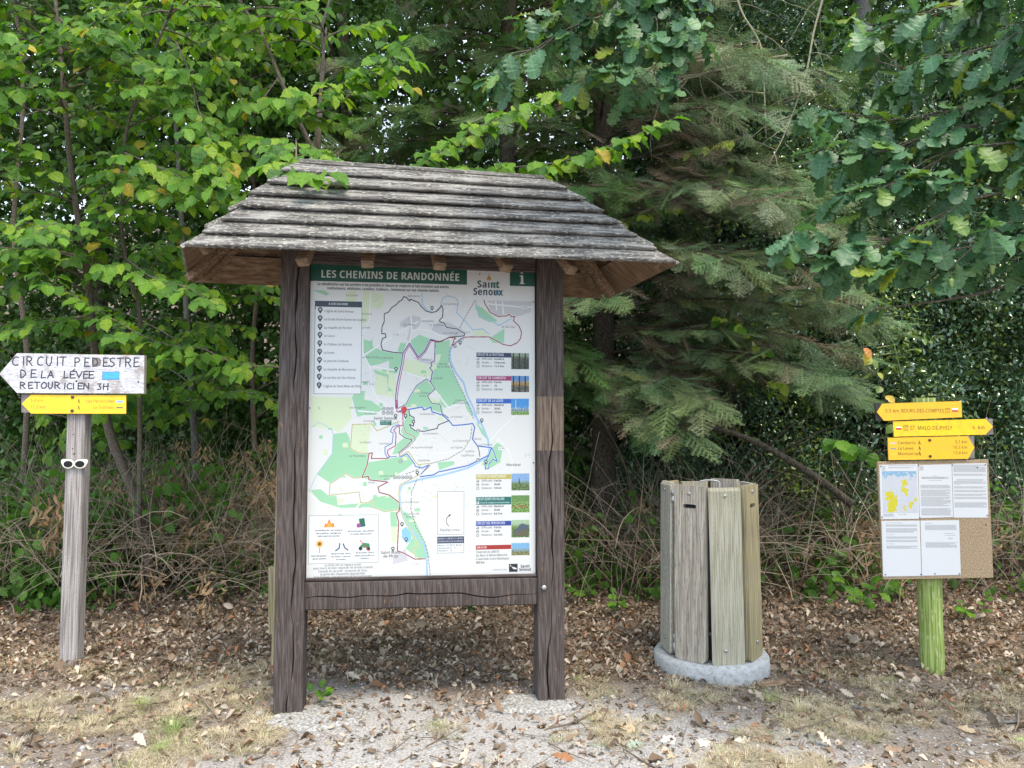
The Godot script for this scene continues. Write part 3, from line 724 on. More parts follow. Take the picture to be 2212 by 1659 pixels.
func fir(called: String, label: String, foot: Vector3, top: float, tiers: Array, tint: Color, seed_: int, group: String) -> void:
	var t := thing(called, label, "fir tree", foot, 0.0, group)
	rng.seed = seed_
	part(t, "trunk", tube(curve([Vector3(0, -0.2, 0), Vector3(0.02, top * 0.5, 0), Vector3(0, top, 0)], 0.5), taper(int(top * 2.0) + 12, 0.11, 0.02).slice(0, curve([Vector3(0, -0.2, 0), Vector3(0.02, top * 0.5, 0), Vector3(0, top, 0)], 0.5).size()), 9), M.dark_bark)
	var live := [[], [], []]
	var tints := [PackedColorArray(), PackedColorArray(), PackedColorArray()]
	var dead := []
	var dead_tint := PackedColorArray()
	for q in tiers:
		# [height, azimuth (0 = towards the viewer, + = right), length, droop]
		var az: float = q[1] + rf(-0.12, 0.12)
		var d := Vector3(sin(az), 0.12, cos(az))
		var path := limb(Vector3(0, q[0], 0), d, q[2], q[3], 0.05, 9)
		var st := begin(true)
		add_tube(st, path, taper(path.size(), 0.016, 0.003), 5)
		var l := length_of(path)
		var dist := l * 0.22
		var side := 1.0
		while dist < l:
			var a := along(path, dist)
			var across: Vector3 = a[1].cross(Vector3.UP).normalized() * side
			var sub := limb(a[0], a[1] * 0.8 + across * 0.9, (0.2 + 0.32 * (1.0 - dist / l)) * rf(0.7, 1.2), 0.5, 0.06, 4)
			add_tube(st, sub, taper(sub.size(), 0.005, 0.0015), 3)
			var sl := length_of(sub)
			var inner := dist / l < 0.38
			for k in 3:
				var b := along(sub, sl * (k + 0.35) / 3.0)
				var turn: Vector3 = b[1] + b[1].cross(Vector3.UP).normalized() * (0.6 if k % 2 else -0.6) * (1.0 if k < 2 else 0.0) + Vector3(0, rf(-0.35, 0.05), 0)
				var x := aim(turn + any_dir() * 0.35, Vector3(0, 1, 0.35) + any_dir() * 0.7, b[0], rf(0.45, 0.95))
				if rng.randf() < (0.6 if inner else 0.16):
					dead.append(x)
					dead_tint.append(Color(0.24, 0.175, 0.115) * rf(0.5, 1.3))
				else:
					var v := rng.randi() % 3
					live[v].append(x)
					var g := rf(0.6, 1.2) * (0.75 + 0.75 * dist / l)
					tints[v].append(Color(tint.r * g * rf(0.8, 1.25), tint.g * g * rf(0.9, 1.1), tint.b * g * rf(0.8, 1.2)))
			side = -side
			dist += rf(0.05, 0.085)
		var e := along(path, l)
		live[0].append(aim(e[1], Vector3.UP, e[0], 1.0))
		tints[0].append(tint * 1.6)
		st.generate_normals()
		part(t, "branch", st.commit(), M.dark_bark)
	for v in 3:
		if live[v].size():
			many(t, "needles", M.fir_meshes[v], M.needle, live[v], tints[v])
	if dead.size():
		many(t, "dead_twigs", M.fir_meshes[3], M.needle_dry, dead, dead_tint)


# A clump of leaves round a few twigs, about one unit across.
func clump(count: int, leaf: float, mesh_profile: Array, s: int, flat := 0.5, fold := 0.2) -> ArrayMesh:
	var keep := rng.state
	rng.seed = s
	var st := begin(true)
	var one := leaf_mesh(mesh_profile, fold, 0.25, s)
	for i in count:
		var p := any_dir()
		while p.length() > 1.0:
			p = any_dir()
		p *= 0.5
		var dir := any_dir() + p * 1.5 + Vector3.DOWN * 0.4
		st.append_from(one, 0, aim(dir, Vector3(0, 1, 0.4) * flat + any_dir(), p, leaf * rf(0.6, 1.2)))
	for k in 4:
		var a := any_dir() * 0.45
		add_tube(st, [-a, any_dir() * 0.1, a + any_dir() * 0.15], [0.006, 0.005, 0.002], 3)
	st.generate_normals()
	rng.state = keep
	return st.commit()


func prepare_leaves() -> void:
	var hazel := [[-0.16, 0.008], [0.0, 0.012], [0.1, 0.19], [0.2, 0.29], [0.24, 0.27], [0.34, 0.36], [0.38, 0.33], [0.48, 0.4], [0.53, 0.365], [0.63, 0.39], [0.68, 0.34], [0.77, 0.32], [0.81, 0.25], [0.88, 0.22], [0.93, 0.12], [1.06, 0.0]]
	M.hazel_meshes = [leaf_mesh(hazel, 0.25, 0.25, 1, 0.06), leaf_mesh(hazel, 0.4, 0.1, 2, 0.08), leaf_mesh(hazel, 0.12, 0.4, 3, 0.07)]
	M.hazel_tones = [Color(0.2, 0.4, 0.04), Color(0.13, 0.3, 0.036), Color(0.085, 0.21, 0.036), Color(0.31, 0.48, 0.045), Color(0.6, 0.47, 0.06)]
	M.leaf_print = leaf_print()
	M.hazel_mats = []
	for i in 5:
		var c: Color = M.hazel_tones[i]
		M.hazel_mats.append(leaf_mat("hazel_leaf_%d" % i, lin(c.r, c.g, c.b), 0.5, 1.0, false, 0.36))
	M.hazel_loose = leaf_mat("hazel_foliage", Color.WHITE, 0.5, 1.0, true, 0.36)
	var oak := [[-0.06, 0.01], [0.06, 0.03], [0.16, 0.1], [0.24, 0.2], [0.3, 0.2], [0.36, 0.13], [0.44, 0.27], [0.5, 0.29], [0.56, 0.17], [0.64, 0.31], [0.7, 0.32], [0.76, 0.19], [0.84, 0.24], [0.92, 0.2], [1.0, 0.1], [1.03, 0.0]]
	M.oak_meshes = [leaf_mesh(oak, 0.18, 0.18, 11, 0.08), leaf_mesh(oak, 0.3, 0.3, 12, 0.1), leaf_mesh(oak, -0.1, 0.1, 13, 0.1)]
	M.oak_tones = [Color(0.1, 0.225, 0.105), Color(0.135, 0.265, 0.115), Color(0.07, 0.18, 0.08), Color(0.26, 0.33, 0.045), Color(0.17, 0.3, 0.06)]
	M.oak_mats = []
	for i in 5:
		var c: Color = M.oak_tones[i]
		M.oak_mats.append(leaf_mat("oak_leaf_%d" % i, lin(c.r, c.g, c.b), 0.42, 0.7, false, 0.42))
	M.oak_loose = leaf_mat("oak_foliage", Color.WHITE, 0.42, 0.7, true, 0.42)
	for m in M.hazel_mats + M.oak_mats + [M.hazel_loose, M.oak_loose]:
		m.albedo_texture = M.leaf_print
	M.holly = leaf_mat("holly_leaf", Color.WHITE, 0.14, 0.3, true, 0.68)
	M.wood_leaf = leaf_mat("wood_leaf", Color.WHITE, 0.45, 0.8, true)
	M.needle = leaf_mat("needle", Color.WHITE, 0.4, 0.3, true)
	M.needle_dry = leaf_mat("needle_dry", Color.WHITE, 0.8, 0.0, true)
	M.dry_leaf = leaf_mat("dry_leaf", Color.WHITE, 0.75, 0.35, true, 0.35)
	M.blade = leaf_mat("blade", Color.WHITE, 0.6, 0.4, true, 0.4)
	M.stick = leaf_mat("stick", Color.WHITE, 0.85, 0.0, true, 0.25)
	M.fir_meshes = [fir_spray(1), fir_spray(2), fir_spray(3), fir_spray(4, true)]
	M.wood_clump = clump(80, 0.095, [[0.0, 0.0], [0.2, 0.26], [0.5, 0.34], [0.8, 0.2], [1.0, 0.0]], 51, 0.8)
	M.dry_clump = clump(40, 0.3, [[0.0, 0.0], [0.3, 0.14], [0.6, 0.15], [1.0, 0.0]], 52, 0.1, 0.9)
	M.bramble_clump = clump(26, 0.2, [[0.0, 0.0], [0.15, 0.22], [0.4, 0.34], [0.75, 0.22], [1.0, 0.0]], 53, 1.0)
	M.straw = leaf_mat("straw", lin(0.5, 0.42, 0.28), 0.65, 0.4)
	M.fresh_grass = leaf_mat("fresh_grass", lin(0.17, 0.27, 0.06), 0.5, 0.6)
	plain("acorn", lin(0.24, 0.34, 0.1), 0.35)
	M.lime = leaf_mat("lime_leaf", lin(0.34, 0.46, 0.03), 0.5, 1.0)
	M.turning = [leaf_mat("orange_leaf", lin(0.5, 0.19, 0.05), 0.6, 0.6), leaf_mat("yellow_leaf", lin(0.6, 0.42, 0.04), 0.5, 0.7), leaf_mat("yellow_green_leaf", lin(0.36, 0.38, 0.05), 0.5, 0.8), leaf_mat("late_green_leaf", lin(0.13, 0.22, 0.04), 0.45, 0.8)]
	M.fallen = [leaf_mat("white_leaf", lin(0.62, 0.58, 0.5), 0.7, 0.2), leaf_mat("tan_leaf", lin(0.45, 0.34, 0.22), 0.7, 0.2), leaf_mat("rusty_leaf", lin(0.3, 0.13, 0.06), 0.7, 0.2), leaf_mat("grey_green_leaf", lin(0.27, 0.33, 0.27), 0.6, 0.2)]
	wood("young_bark", [[0.0, lin(0.07, 0.05, 0.038)], [0.5, lin(0.15, 0.115, 0.09)], [1.0, lin(0.26, 0.22, 0.185)]], Vector3(5, 12, 5), [[0.0, Color(0.5, 0.5, 0.46, 0.0)], [0.6, Color(0.5, 0.5, 0.46, 0.0)], [0.72, Color(0.55, 0.55, 0.5, 0.6)]], 0.03, Vector3(5, 2, 5), 0.4, 121)
	wood("lichen_bark", [[0.0, lin(0.1, 0.09, 0.06)], [0.5, lin(0.22, 0.21, 0.14)], [1.0, lin(0.42, 0.4, 0.26)]], Vector3(6, 6, 6), [], 0.03, Vector3.ONE, 0.3, 124)
	wood("dark_bark", [[0.0, lin(0.025, 0.02, 0.016)], [0.5, lin(0.07, 0.055, 0.042)], [1.0, lin(0.15, 0.125, 0.1)]], Vector3(6, 2, 6), [[0.0, Color(0.3, 0.36, 0.2, 0.0)], [0.62, Color(0.3, 0.36, 0.2, 0.0)], [0.75, Color(0.34, 0.4, 0.24, 0.5)]], 0.03, Vector3(3, 1, 3), 0.8, 122)
	wood("grey_bark", [[0.0, lin(0.08, 0.075, 0.07)], [0.5, lin(0.18, 0.17, 0.16)], [1.0, lin(0.32, 0.31, 0.3)]], Vector3(5, 8, 5), [], 0.03, Vector3.ONE, 0.4, 123)


func vegetation() -> void:
	prepare_leaves()
	rng.seed = 101
	var g := "young hazels along the edge of the wood"
	sapling("hazel_sapling", "tallest hazel at far left with a reddish leaning trunk", [[Vector3(-2.89, 0.278, -6), Vector3(-2.978, 0.842, -5.95), Vector3(-3.103, 1.212, -5.9), Vector3(-3.196, 1.524, -5.85), Vector3(-3.294, 2.161, -5.8), Vector3(-3.348, 2.777, -5.75), Vector3(-3.41, 3.206, -5.7), Vector3(-3.449, 3.631, -5.65), Vector3(-3.505, 4.347, -5.6), Vector3(-3.537, 4.8, -5.55), Vector3(-3.588, 5.585, -5.5)]], 0.042, 0.008,
		[[Vector3(-3.401, 4.567, -5.4), Vector3(-3.168, 4.349, -5.275), Vector3(-2.871, 4.193, -5.15), Vector3(-2.507, 4.014, -5.025), Vector3(-2.185, 3.887, -4.9)], [Vector3(-3.123, 2.458, -5.4), Vector3(-2.928, 3.307, -5.275), Vector3(-2.67, 3.231, -5.15), Vector3(-2.356, 3.079, -5.025), Vector3(-2.087, 2.967, -4.9)], [Vector3(-3.084, 2.321, -5.4), Vector3(-3.203, 2.275, -5.317), Vector3(-3.349, 2.229, -5.233), Vector3(-3.52, 2.152, -5.15)], [Vector3(-3.311, 3.253, -5.5), Vector3(-3.406, 3.349, -5.367), Vector3(-3.495, 3.474, -5.233), Vector3(-3.573, 3.523, -5.1)], [Vector3(-3.324, 3.854, -5.4), Vector3(-3.356, 3.903, -5.2), Vector3(-3.421, 3.844, -5), Vector3(-3.498, 3.718, -4.8)], [Vector3(-3.166, 2.734, -5.4), Vector3(-3.345, 2.779, -5.3), Vector3(-3.484, 2.889, -5.2), Vector3(-3.615, 2.961, -5.1)]], 30, 1.25, 0.1, M.young_bark, 0.22, 300, g)
	sapling("hazel_sapling", "hazel with long drooping bright sprays left of the kiosk roof", [[Vector3(-2.943, 0.522, -5.9), Vector3(-2.937, 2.308, -5.8), Vector3(-2.956, 2.584, -5.7), Vector3(-3.001, 3.068, -5.6), Vector3(-2.939, 3.682, -5.5), Vector3(-2.696, 4.281, -5.4), Vector3(-2.424, 4.864, -5.3), Vector3(-2.289, 5.291, -5.2)]], 0.02, 0.006,
		[[Vector3(-2.385, 4.227, -5.1), Vector3(-2.259, 3.992, -5.02), Vector3(-2.129, 3.624, -4.94), Vector3(-1.996, 3.358, -4.86), Vector3(-1.908, 3.178, -4.78), Vector3(-1.8, 2.958, -4.7)], [Vector3(-1.521, 1.896, -5.2), Vector3(-1.638, 1.917, -5.178), Vector3(-1.943, 1.942, -5.156), Vector3(-2.153, 2.043, -5.133), Vector3(-2.382, 2.064, -5.111), Vector3(-2.569, 2.135, -5.089), Vector3(-2.768, 2.251, -5.067), Vector3(-2.948, 2.357, -5.044), Vector3(-3.126, 2.478, -5.022), Vector3(-3.279, 2.617, -5)], [Vector3(-2.788, 2.711, -5.3), Vector3(-2.518, 2.542, -5.133), Vector3(-2.215, 2.445, -4.967), Vector3(-1.926, 2.291, -4.8)], [Vector3(-2.776, 3.461, -5.2), Vector3(-2.491, 3.324, -5.1), Vector3(-2.184, 3.158, -5), Vector3(-1.824, 2.903, -4.9)], [Vector3(-2.214, 3.563, -5.2), Vector3(-1.989, 3.57, -5.133), Vector3(-1.768, 3.51, -5.067), Vector3(-1.583, 3.386, -5)]], 26, 1.15, 0.1, M.young_bark, 0.3, 300, g)
	sapling("hazel_sapling", "forked hazel rising behind the ridge of the kiosk roof", [[Vector3(-1.364, 0.589, -5.3), Vector3(-1.389, 2.239, -5.3), Vector3(-1.417, 3.189, -5.3), Vector3(-1.434, 3.478, -5.3), Vector3(-1.413, 3.845, -5.3), Vector3(-1.384, 4.194, -5.3), Vector3(-1.405, 4.44, -5.3), Vector3(-1.33, 4.722, -5.3), Vector3(-1.296, 5.221, -5.3)], [Vector3(-1.434, 3.478, -5.3), Vector3(-1.582, 3.776, -5.3), Vector3(-1.705, 4.054, -5.3), Vector3(-1.866, 4.44, -5.3), Vector3(-2.007, 4.616, -5.3), Vector3(-2.186, 4.971, -5.3)], [Vector3(-1.427, 3.464, -5.3), Vector3(-1.405, 3.776, -5.3), Vector3(-1.403, 4.089, -5.3), Vector3(-1.371, 4.44, -5.3)]], 0.026, 0.008,
		[[Vector3(-1.386, 3.767, -5.2), Vector3(-1.516, 3.681, -5.08), Vector3(-1.195, 3.695, -4.96), Vector3(-0.952, 3.896, -4.84), Vector3(-0.777, 3.93, -4.72), Vector3(-0.705, 3.96, -4.6)], [Vector3(-1.69, 4.006, -5.2), Vector3(-1.784, 3.757, -5.1), Vector3(-1.622, 3.745, -5), Vector3(-1.339, 3.749, -4.9), Vector3(-1.067, 3.813, -4.8)], [Vector3(-1.831, 4.384, -5.2), Vector3(-1.992, 4.261, -5.1), Vector3(-2.115, 4.274, -5), Vector3(-2.234, 4.348, -4.9)], [Vector3(-0.72, 3.217, -5), Vector3(-0.526, 3.354, -4.96), Vector3(-0.333, 3.484, -4.92), Vector3(-0.144, 3.547, -4.88), Vector3(0.074, 3.635, -4.84), Vector3(0.413, 3.744, -4.8)], [Vector3(-0.561, 3.207, -5), Vector3(-0.271, 3.231, -4.95), Vector3(-0.019, 3.246, -4.9), Vector3(0.291, 3.26, -4.85), Vector3(0.564, 3.326, -4.8), Vector3(0.893, 3.446, -4.75), Vector3(1.053, 3.5, -4.7)], [Vector3(-1.459, 3.444, -4.9), Vector3(-1.309, 3.145, -4.4), Vector3(-1.204, 2.943, -4.05), Vector3(-1.082, 2.827, -3.85), Vector3(-0.949, 2.817, -3.78)]], 12, 0.9, 0.112, M.young_bark, 0.45, 300, g)
	sapling("hazel_sapling", "shaded hazel with a pale straight trunk behind the signpost", [[Vector3(-3.097, 0.318, -7.4), Vector3(-3.184, 1.6, -7.4), Vector3(-3.287, 2.766, -7.4), Vector3(-3.384, 3.954, -7.4), Vector3(-3.466, 4.92, -7.4), Vector3(-3.558, 5.9, -7.4), Vector3(-3.643, 6.896, -7.4)]], 0.038, 0.012, [], 34, 1.5, 0.105, M.grey_bark, 0.2, 200, g)
	sapling("hazel_sapling", "shaded hazel at the left edge of the picture", [[Vector3(-4.488, 0.414, -6.8), Vector3(-4.464, 2.018, -6.8), Vector3(-4.643, 3.316, -6.8), Vector3(-4.607, 4.643, -6.8), Vector3(-4.791, 5.999, -6.8), Vector3(-4.916, 6.92, -6.8)]], 0.03, 0.01, [], 34, 1.4, 0.105, M.young_bark, 0.15, 200, g)
	sapling("hazel_sapling", "shaded hazel with a thin dark trunk in the gap left of the kiosk", [[Vector3(-2.64, 0.398, -7.8), Vector3(-2.746, 2.094, -7.8), Vector3(-2.702, 3.583, -7.8), Vector3(-2.932, 5.105, -7.8), Vector3(-2.9, 7.187, -7.8)]], 0.03, 0.01, [], 36, 1.5, 0.105, M.young_bark, 0.15, 200, g)
	rng.seed = 202
	oak()
	# firs
	var tiers := []
	for k in 46:
		tiers.append([1.6 + k * 0.115, rf(-1.9, 1.9), rf(0.9, 1.7), rf(0.5, 1.1)])
	fir("fir_tree", "dark fir behind the kiosk roof, nearest the middle", Vector3(-0.05, 0.25, -6.9), 8.5, tiers, Color(0.11, 0.2, 0.06), 301, "firs in the wood")
	tiers = []
	for k in 40:
		tiers.append([1.45 + k * 0.115, rf(-1.3, 2.3), rf(1.0, 2.1), rf(0.4, 0.9)])
	for q in [[1.7, 0.35, 1.2, 0.7], [1.9, 0.95, 2.0, 0.6], [2.3, 1.1, 2.3, 0.7], [2.5, 0.8, 2.3, 0.7], [1.8, 1.2, 2.2, 0.5], [2.8, 1.0, 2.2, 0.7], [3.1, 0.9, 2.3, 0.8], [3.4, 1.15, 2.2, 0.7], [2.1, 1.35, 2.2, 0.5]]:
		tiers.append(q)
	fir("fir_tree", "grey-green fir with drooping boughs between the kiosk and the bin", Vector3(0.82, 0.25, -6.7), 8.0, tiers, Color(0.135, 0.2, 0.085), 302, "firs in the wood")
	tiers = []
	for k in 22:
		tiers.append([1.8 + k * 0.13, rf(-2.4, 2.4), rf(1.0, 1.9), rf(0.6, 1.2)])
	fir("fir_tree", "brownish fir standing farther back at right", Vector3(2.5, 0.55, -8.4), 9.0, tiers, Color(0.135, 0.185, 0.085), 303, "firs in the wood")
	hollies()
	deep_wood()
	hanging_twigs()
	undergrowth()
	litter()
	small_plants()


func oak() -> void:
	var foot := Vector3(3.9, 0, -2.7)
	var t := thing("oak_tree", "oak whose lobed leaves hang into the upper right", "oak tree", foot)
	part(t, "trunk", tube(curve([Vector3(0, -0.3, 0), Vector3(0.05, 1.5, 0), Vector3(-0.05, 3.0, -0.05), Vector3(0.0, 5.5, 0.1)], 0.3), taper(24, 0.24, 0.13), 12), M.dark_bark)
	var leaves := []
	var arms := [[Vector3(2.303, 3.419, -2.9), Vector3(2.174, 3.164, -3), Vector3(1.983, 3.117, -3.1), Vector3(1.818, 3.084, -3.2), Vector3(1.664, 3.177, -3.3)], [Vector3(2.289, 3.109, -2.9), Vector3(2.184, 2.958, -3.025), Vector3(1.986, 2.894, -3.15), Vector3(1.769, 2.885, -3.275), Vector3(1.512, 2.982, -3.4)], [Vector3(2.277, 2.84, -2.9), Vector3(2.141, 2.682, -2.98), Vector3(1.904, 2.674, -3.06), Vector3(1.688, 2.562, -3.14), Vector3(1.483, 2.505, -3.22), Vector3(1.339, 2.445, -3.3)], [Vector3(2.269, 2.65, -2.9), Vector3(2.1, 2.482, -2.96), Vector3(1.91, 2.443, -3.02), Vector3(1.748, 2.362, -3.08), Vector3(1.58, 2.278, -3.14), Vector3(1.507, 2.231, -3.2)], [Vector3(2.391, 3.687, -3), Vector3(2.117, 3.447, -3.133), Vector3(1.928, 3.377, -3.267), Vector3(1.741, 3.386, -3.4)], [Vector3(2.363, 3.045, -3), Vector3(2.154, 2.82, -3.075), Vector3(1.902, 2.791, -3.15), Vector3(1.635, 2.716, -3.225), Vector3(1.461, 2.701, -3.3)], [Vector3(2.26, 2.462, -2.9), Vector3(2.141, 2.288, -2.95), Vector3(1.986, 2.263, -3), Vector3(1.844, 2.236, -3.05), Vector3(1.676, 2.209, -3.1)]]
	var near := []
	for a in arms:
		var local := []
		for p in a:
			local.append(p - foot)
		var st := begin(true)
		local.insert(0, Vector3(0, local[0].y + 0.25, 0))
		oak_limb(st, curve(local, 0.08), 0.016, leaves, 0.24)
		st.generate_normals()
		part(t, "branch", st.commit(), M.young_bark)
	# the limb that reaches over the kiosk, above the picture, and the sprays that hang from it
	var over := [Vector3(0, 4.6, 0.05), Vector3(-1.2, 4.75, -0.3), Vector3(-2.4, 4.55, -0.75), Vector3(-3.3, 4.2, -1.0)]
	part(t, "limb", tube(curve(over, 0.2), taper(curve(over, 0.2).size(), 0.07, 0.02), 8), M.dark_bark)
	for a in [[Vector3(0.76, 4.198, -3.6), Vector3(0.659, 3.773, -3.58), Vector3(0.515, 3.57, -3.56), Vector3(0.283, 3.464, -3.54), Vector3(0.1, 3.341, -3.52), Vector3(-0.047, 3.268, -3.5)], [Vector3(0.784, 4.198, -3.6), Vector3(0.748, 3.716, -3.567), Vector3(0.67, 3.46, -3.533), Vector3(0.504, 3.302, -3.5)], [Vector3(0.806, 4.125, -3.6), Vector3(0.797, 3.679, -3.583), Vector3(0.745, 3.431, -3.567), Vector3(0.693, 3.211, -3.55)], [Vector3(0.642, 4.125, -3.6), Vector3(0.494, 3.764, -3.567), Vector3(0.329, 3.625, -3.533), Vector3(0.212, 3.535, -3.5)], [Vector3(0.95, 4.273, -3.7), Vector3(0.888, 3.828, -3.667), Vector3(0.784, 3.636, -3.633), Vector3(0.637, 3.569, -3.6)]]:
		var local := []
		for p in a:
			local.append(p - foot)
		var st := begin(true)
		oak_limb(st, curve(local, 0.07), 0.008, leaves, 0.3)
		st.generate_normals()
		part(t, "branch", st.commit(), M.young_bark)
	# a nearly bare low branch
	var bare := []
	for p in [Vector3(2.48, 2.231, -3.2), Vector3(2.265, 2.147, -3.24), Vector3(2.058, 2.086, -3.28), Vector3(1.852, 2.058, -3.32), Vector3(1.682, 2.037, -3.36), Vector3(1.62, 2.017, -3.4)]:
		bare.append(p - foot)
	var stb := begin(true)
	var path := curve(bare, 0.06)
	add_tube(stb, path, taper(path.size(), 0.008, 0.002), 6)
	var fork := limb(along(path, length_of(path) * 0.55)[0], Vector3(-0.8, 0.5, 0.1), 0.25, 0.2, 0.1, 5)
	add_tube(stb, fork, taper(fork.size(), 0.004, 0.0015), 4)
	stb.generate_normals()
	part(t, "branch", stb.commit(), M.young_bark)
	var tail := path.slice(int(path.size() * 0.84))
	for k in 2:
		leaves_on(tail, 0.1, 0.04, leaves, 0.0, 0.5)
	leaf_parts(t, leaves, M.oak_meshes, M.oak_mats, M.oak_tones, M.oak_loose, [0.36, 0.3, 0.22, 0.04, 0.08], 300)
	# acorns hanging in the leaves
	var nut := lathe([[0.0, -0.028], [0.004, -0.025], [0.0085, -0.015], [0.0095, -0.002], [0.0105, 0.0], [0.0105, 0.006], [0.006, 0.011], [0.0, 0.012]], 10)
	for k in 14:
		var x: Transform3D = leaves[rng.randi() % leaves.size()]
		part(t, "acorn", nut, M.acorn, Transform3D(Basis(), x.origin + Vector3(rf(-0.02, 0.02), -0.05, 0.03)))


func oak_limb(st: SurfaceTool, path: Array, r: float, out: Array, from: float) -> void:
	add_tube(st, path, taper(path.size(), r, 0.002), 6)
	var l := length_of(path)
	var d := l * from
	var side := 1.0
	while d < l:
		var q := along(path, d)
		var across: Vector3 = q[1].cross(Vector3(0.1, 1, 0.2)).normalized() * side
		var tw := limb(q[0], q[1] * 0.9 + across * rf(0.5, 1.0) + any_dir() * 0.3, rf(0.1, 0.34), 0.5, 0.2, 4)
		add_tube(st, tw, taper(tw.size(), 0.003, 0.0012), 4)
		# leaves bunch at the twig's end
		for k in 7:
			var e := along(tw, length_of(tw) * rf(0.55, 1.0))
			var dir: Vector3 = e[1] * 0.5 + any_dir() * 0.8 + Vector3.DOWN * 0.35
			out.append(aim(dir, Vector3(0, 1.0, 0.5) + any_dir() * 0.5, e[0], rf(0.085, 0.15), rf(0.85, 1.1)))
		side = -side
		d += rf(0.042, 0.075)


func scatter(count: int, lo: Vector3, hi: Vector3, sizes: Vector2, tone: Color, spread: float, spots: Array, tints: PackedColorArray) -> PackedColorArray:
	for i in count:
		var p := Vector3(rf(lo.x, hi.x), rf(lo.y, hi.y), rf(lo.z, hi.z))
		var s := rf(sizes.x, sizes.y)
		spots.append(Transform3D(Basis(Vector3.UP, rf(-0.9, 0.9)) * Basis(Vector3.RIGHT, rf(-0.3, 0.3)) * Basis().scaled(Vector3.ONE * s), p))
		var v := rf(1.0 - spread, 1.0 + spread)
		tints.append(Color(tone.r * v * rf(0.85, 1.2), tone.g * v, tone.b * v * rf(0.8, 1.2)))
	return tints


func hollies() -> void:
	rng.seed = 404
	var prof := [[0.0, 0.0], [0.15, 0.2], [0.3, 0.25], [0.5, 0.24], [0.75, 0.16], [1.0, 0.0]]
	var cl := clump(64, 0.085, prof, 41, 0.4, 0.3)
	var cl2 := clump(64, 0.075, prof, 42, 0.4, 0.3)
	# [foot, radius, height, label]
	for q in [[Vector3(3.6, 0.5, -7.6), 1.5, 4.6, "glossy dark holly behind the notice board"], [Vector3(5.2, 0.5, -7.4), 1.3, 5.0, "glossy holly at the right edge"], [Vector3(2.1, 0.5, -7.7), 1.35, 6.4, "tall glossy holly between the fir and the oak leaves"], [Vector3(3.4, 0.7, -9.0), 1.9, 7.5, "tall holly farthest back at right"]]:
		var foot: Vector3 = q[0]
		var t := thing("holly_tree", q[3], "holly", foot, 0.0, "hollies at the right")
		part(t, "trunk", tube(curve([Vector3(0, -0.3, 0), Vector3(0.08, q[2] * 0.5, 0), Vector3(0, q[2] * 0.95, 0.05)], 0.3), taper(curve([Vector3(0, -0.3, 0), Vector3(0.08, q[2] * 0.5, 0), Vector3(0, q[2] * 0.95, 0.05)], 0.3).size(), 0.06, 0.015), 8), M.dark_bark)
		for k in 8:
			var az := rf(0, TAU)
			var p := limb(Vector3(0, q[2] * rf(0.15, 0.85), 0), Vector3(cos(az), 0.5, sin(az)), q[1] * 0.9, 0.2, 0.1, 5)
			part(t, "branch", tube(p, taper(p.size(), 0.018, 0.005), 5), M.dark_bark)
		for v in 2:
			var spots := []
			var tints := PackedColorArray()
			for i in 520:
				var h := rf(0.02, 1.0)
				var az := rf(0, TAU)
				var r: float = q[1] * sqrt(rf(0.12, 1.0)) * (1.05 - 0.45 * h) * (0.85 + 0.25 * sin(az * 3.0 + h * 9.0))
				var p := Vector3(cos(az) * r, h * q[2], sin(az) * r)
				var s := rf(0.45, 0.75)
				spots.append(Transform3D(Basis(Vector3.UP, rf(0, TAU)).scaled(Vector3.ONE * s), p))
				var b := rf(0.6, 1.35)
				tints.append(Color(0.06 * b, 0.125 * b, 0.055 * b) if rng.randf() > 0.16 else Color(0.19 * b, 0.27 * b, 0.045 * b))
			many(t, "foliage", [cl, cl2][v], M.holly, spots, tints)


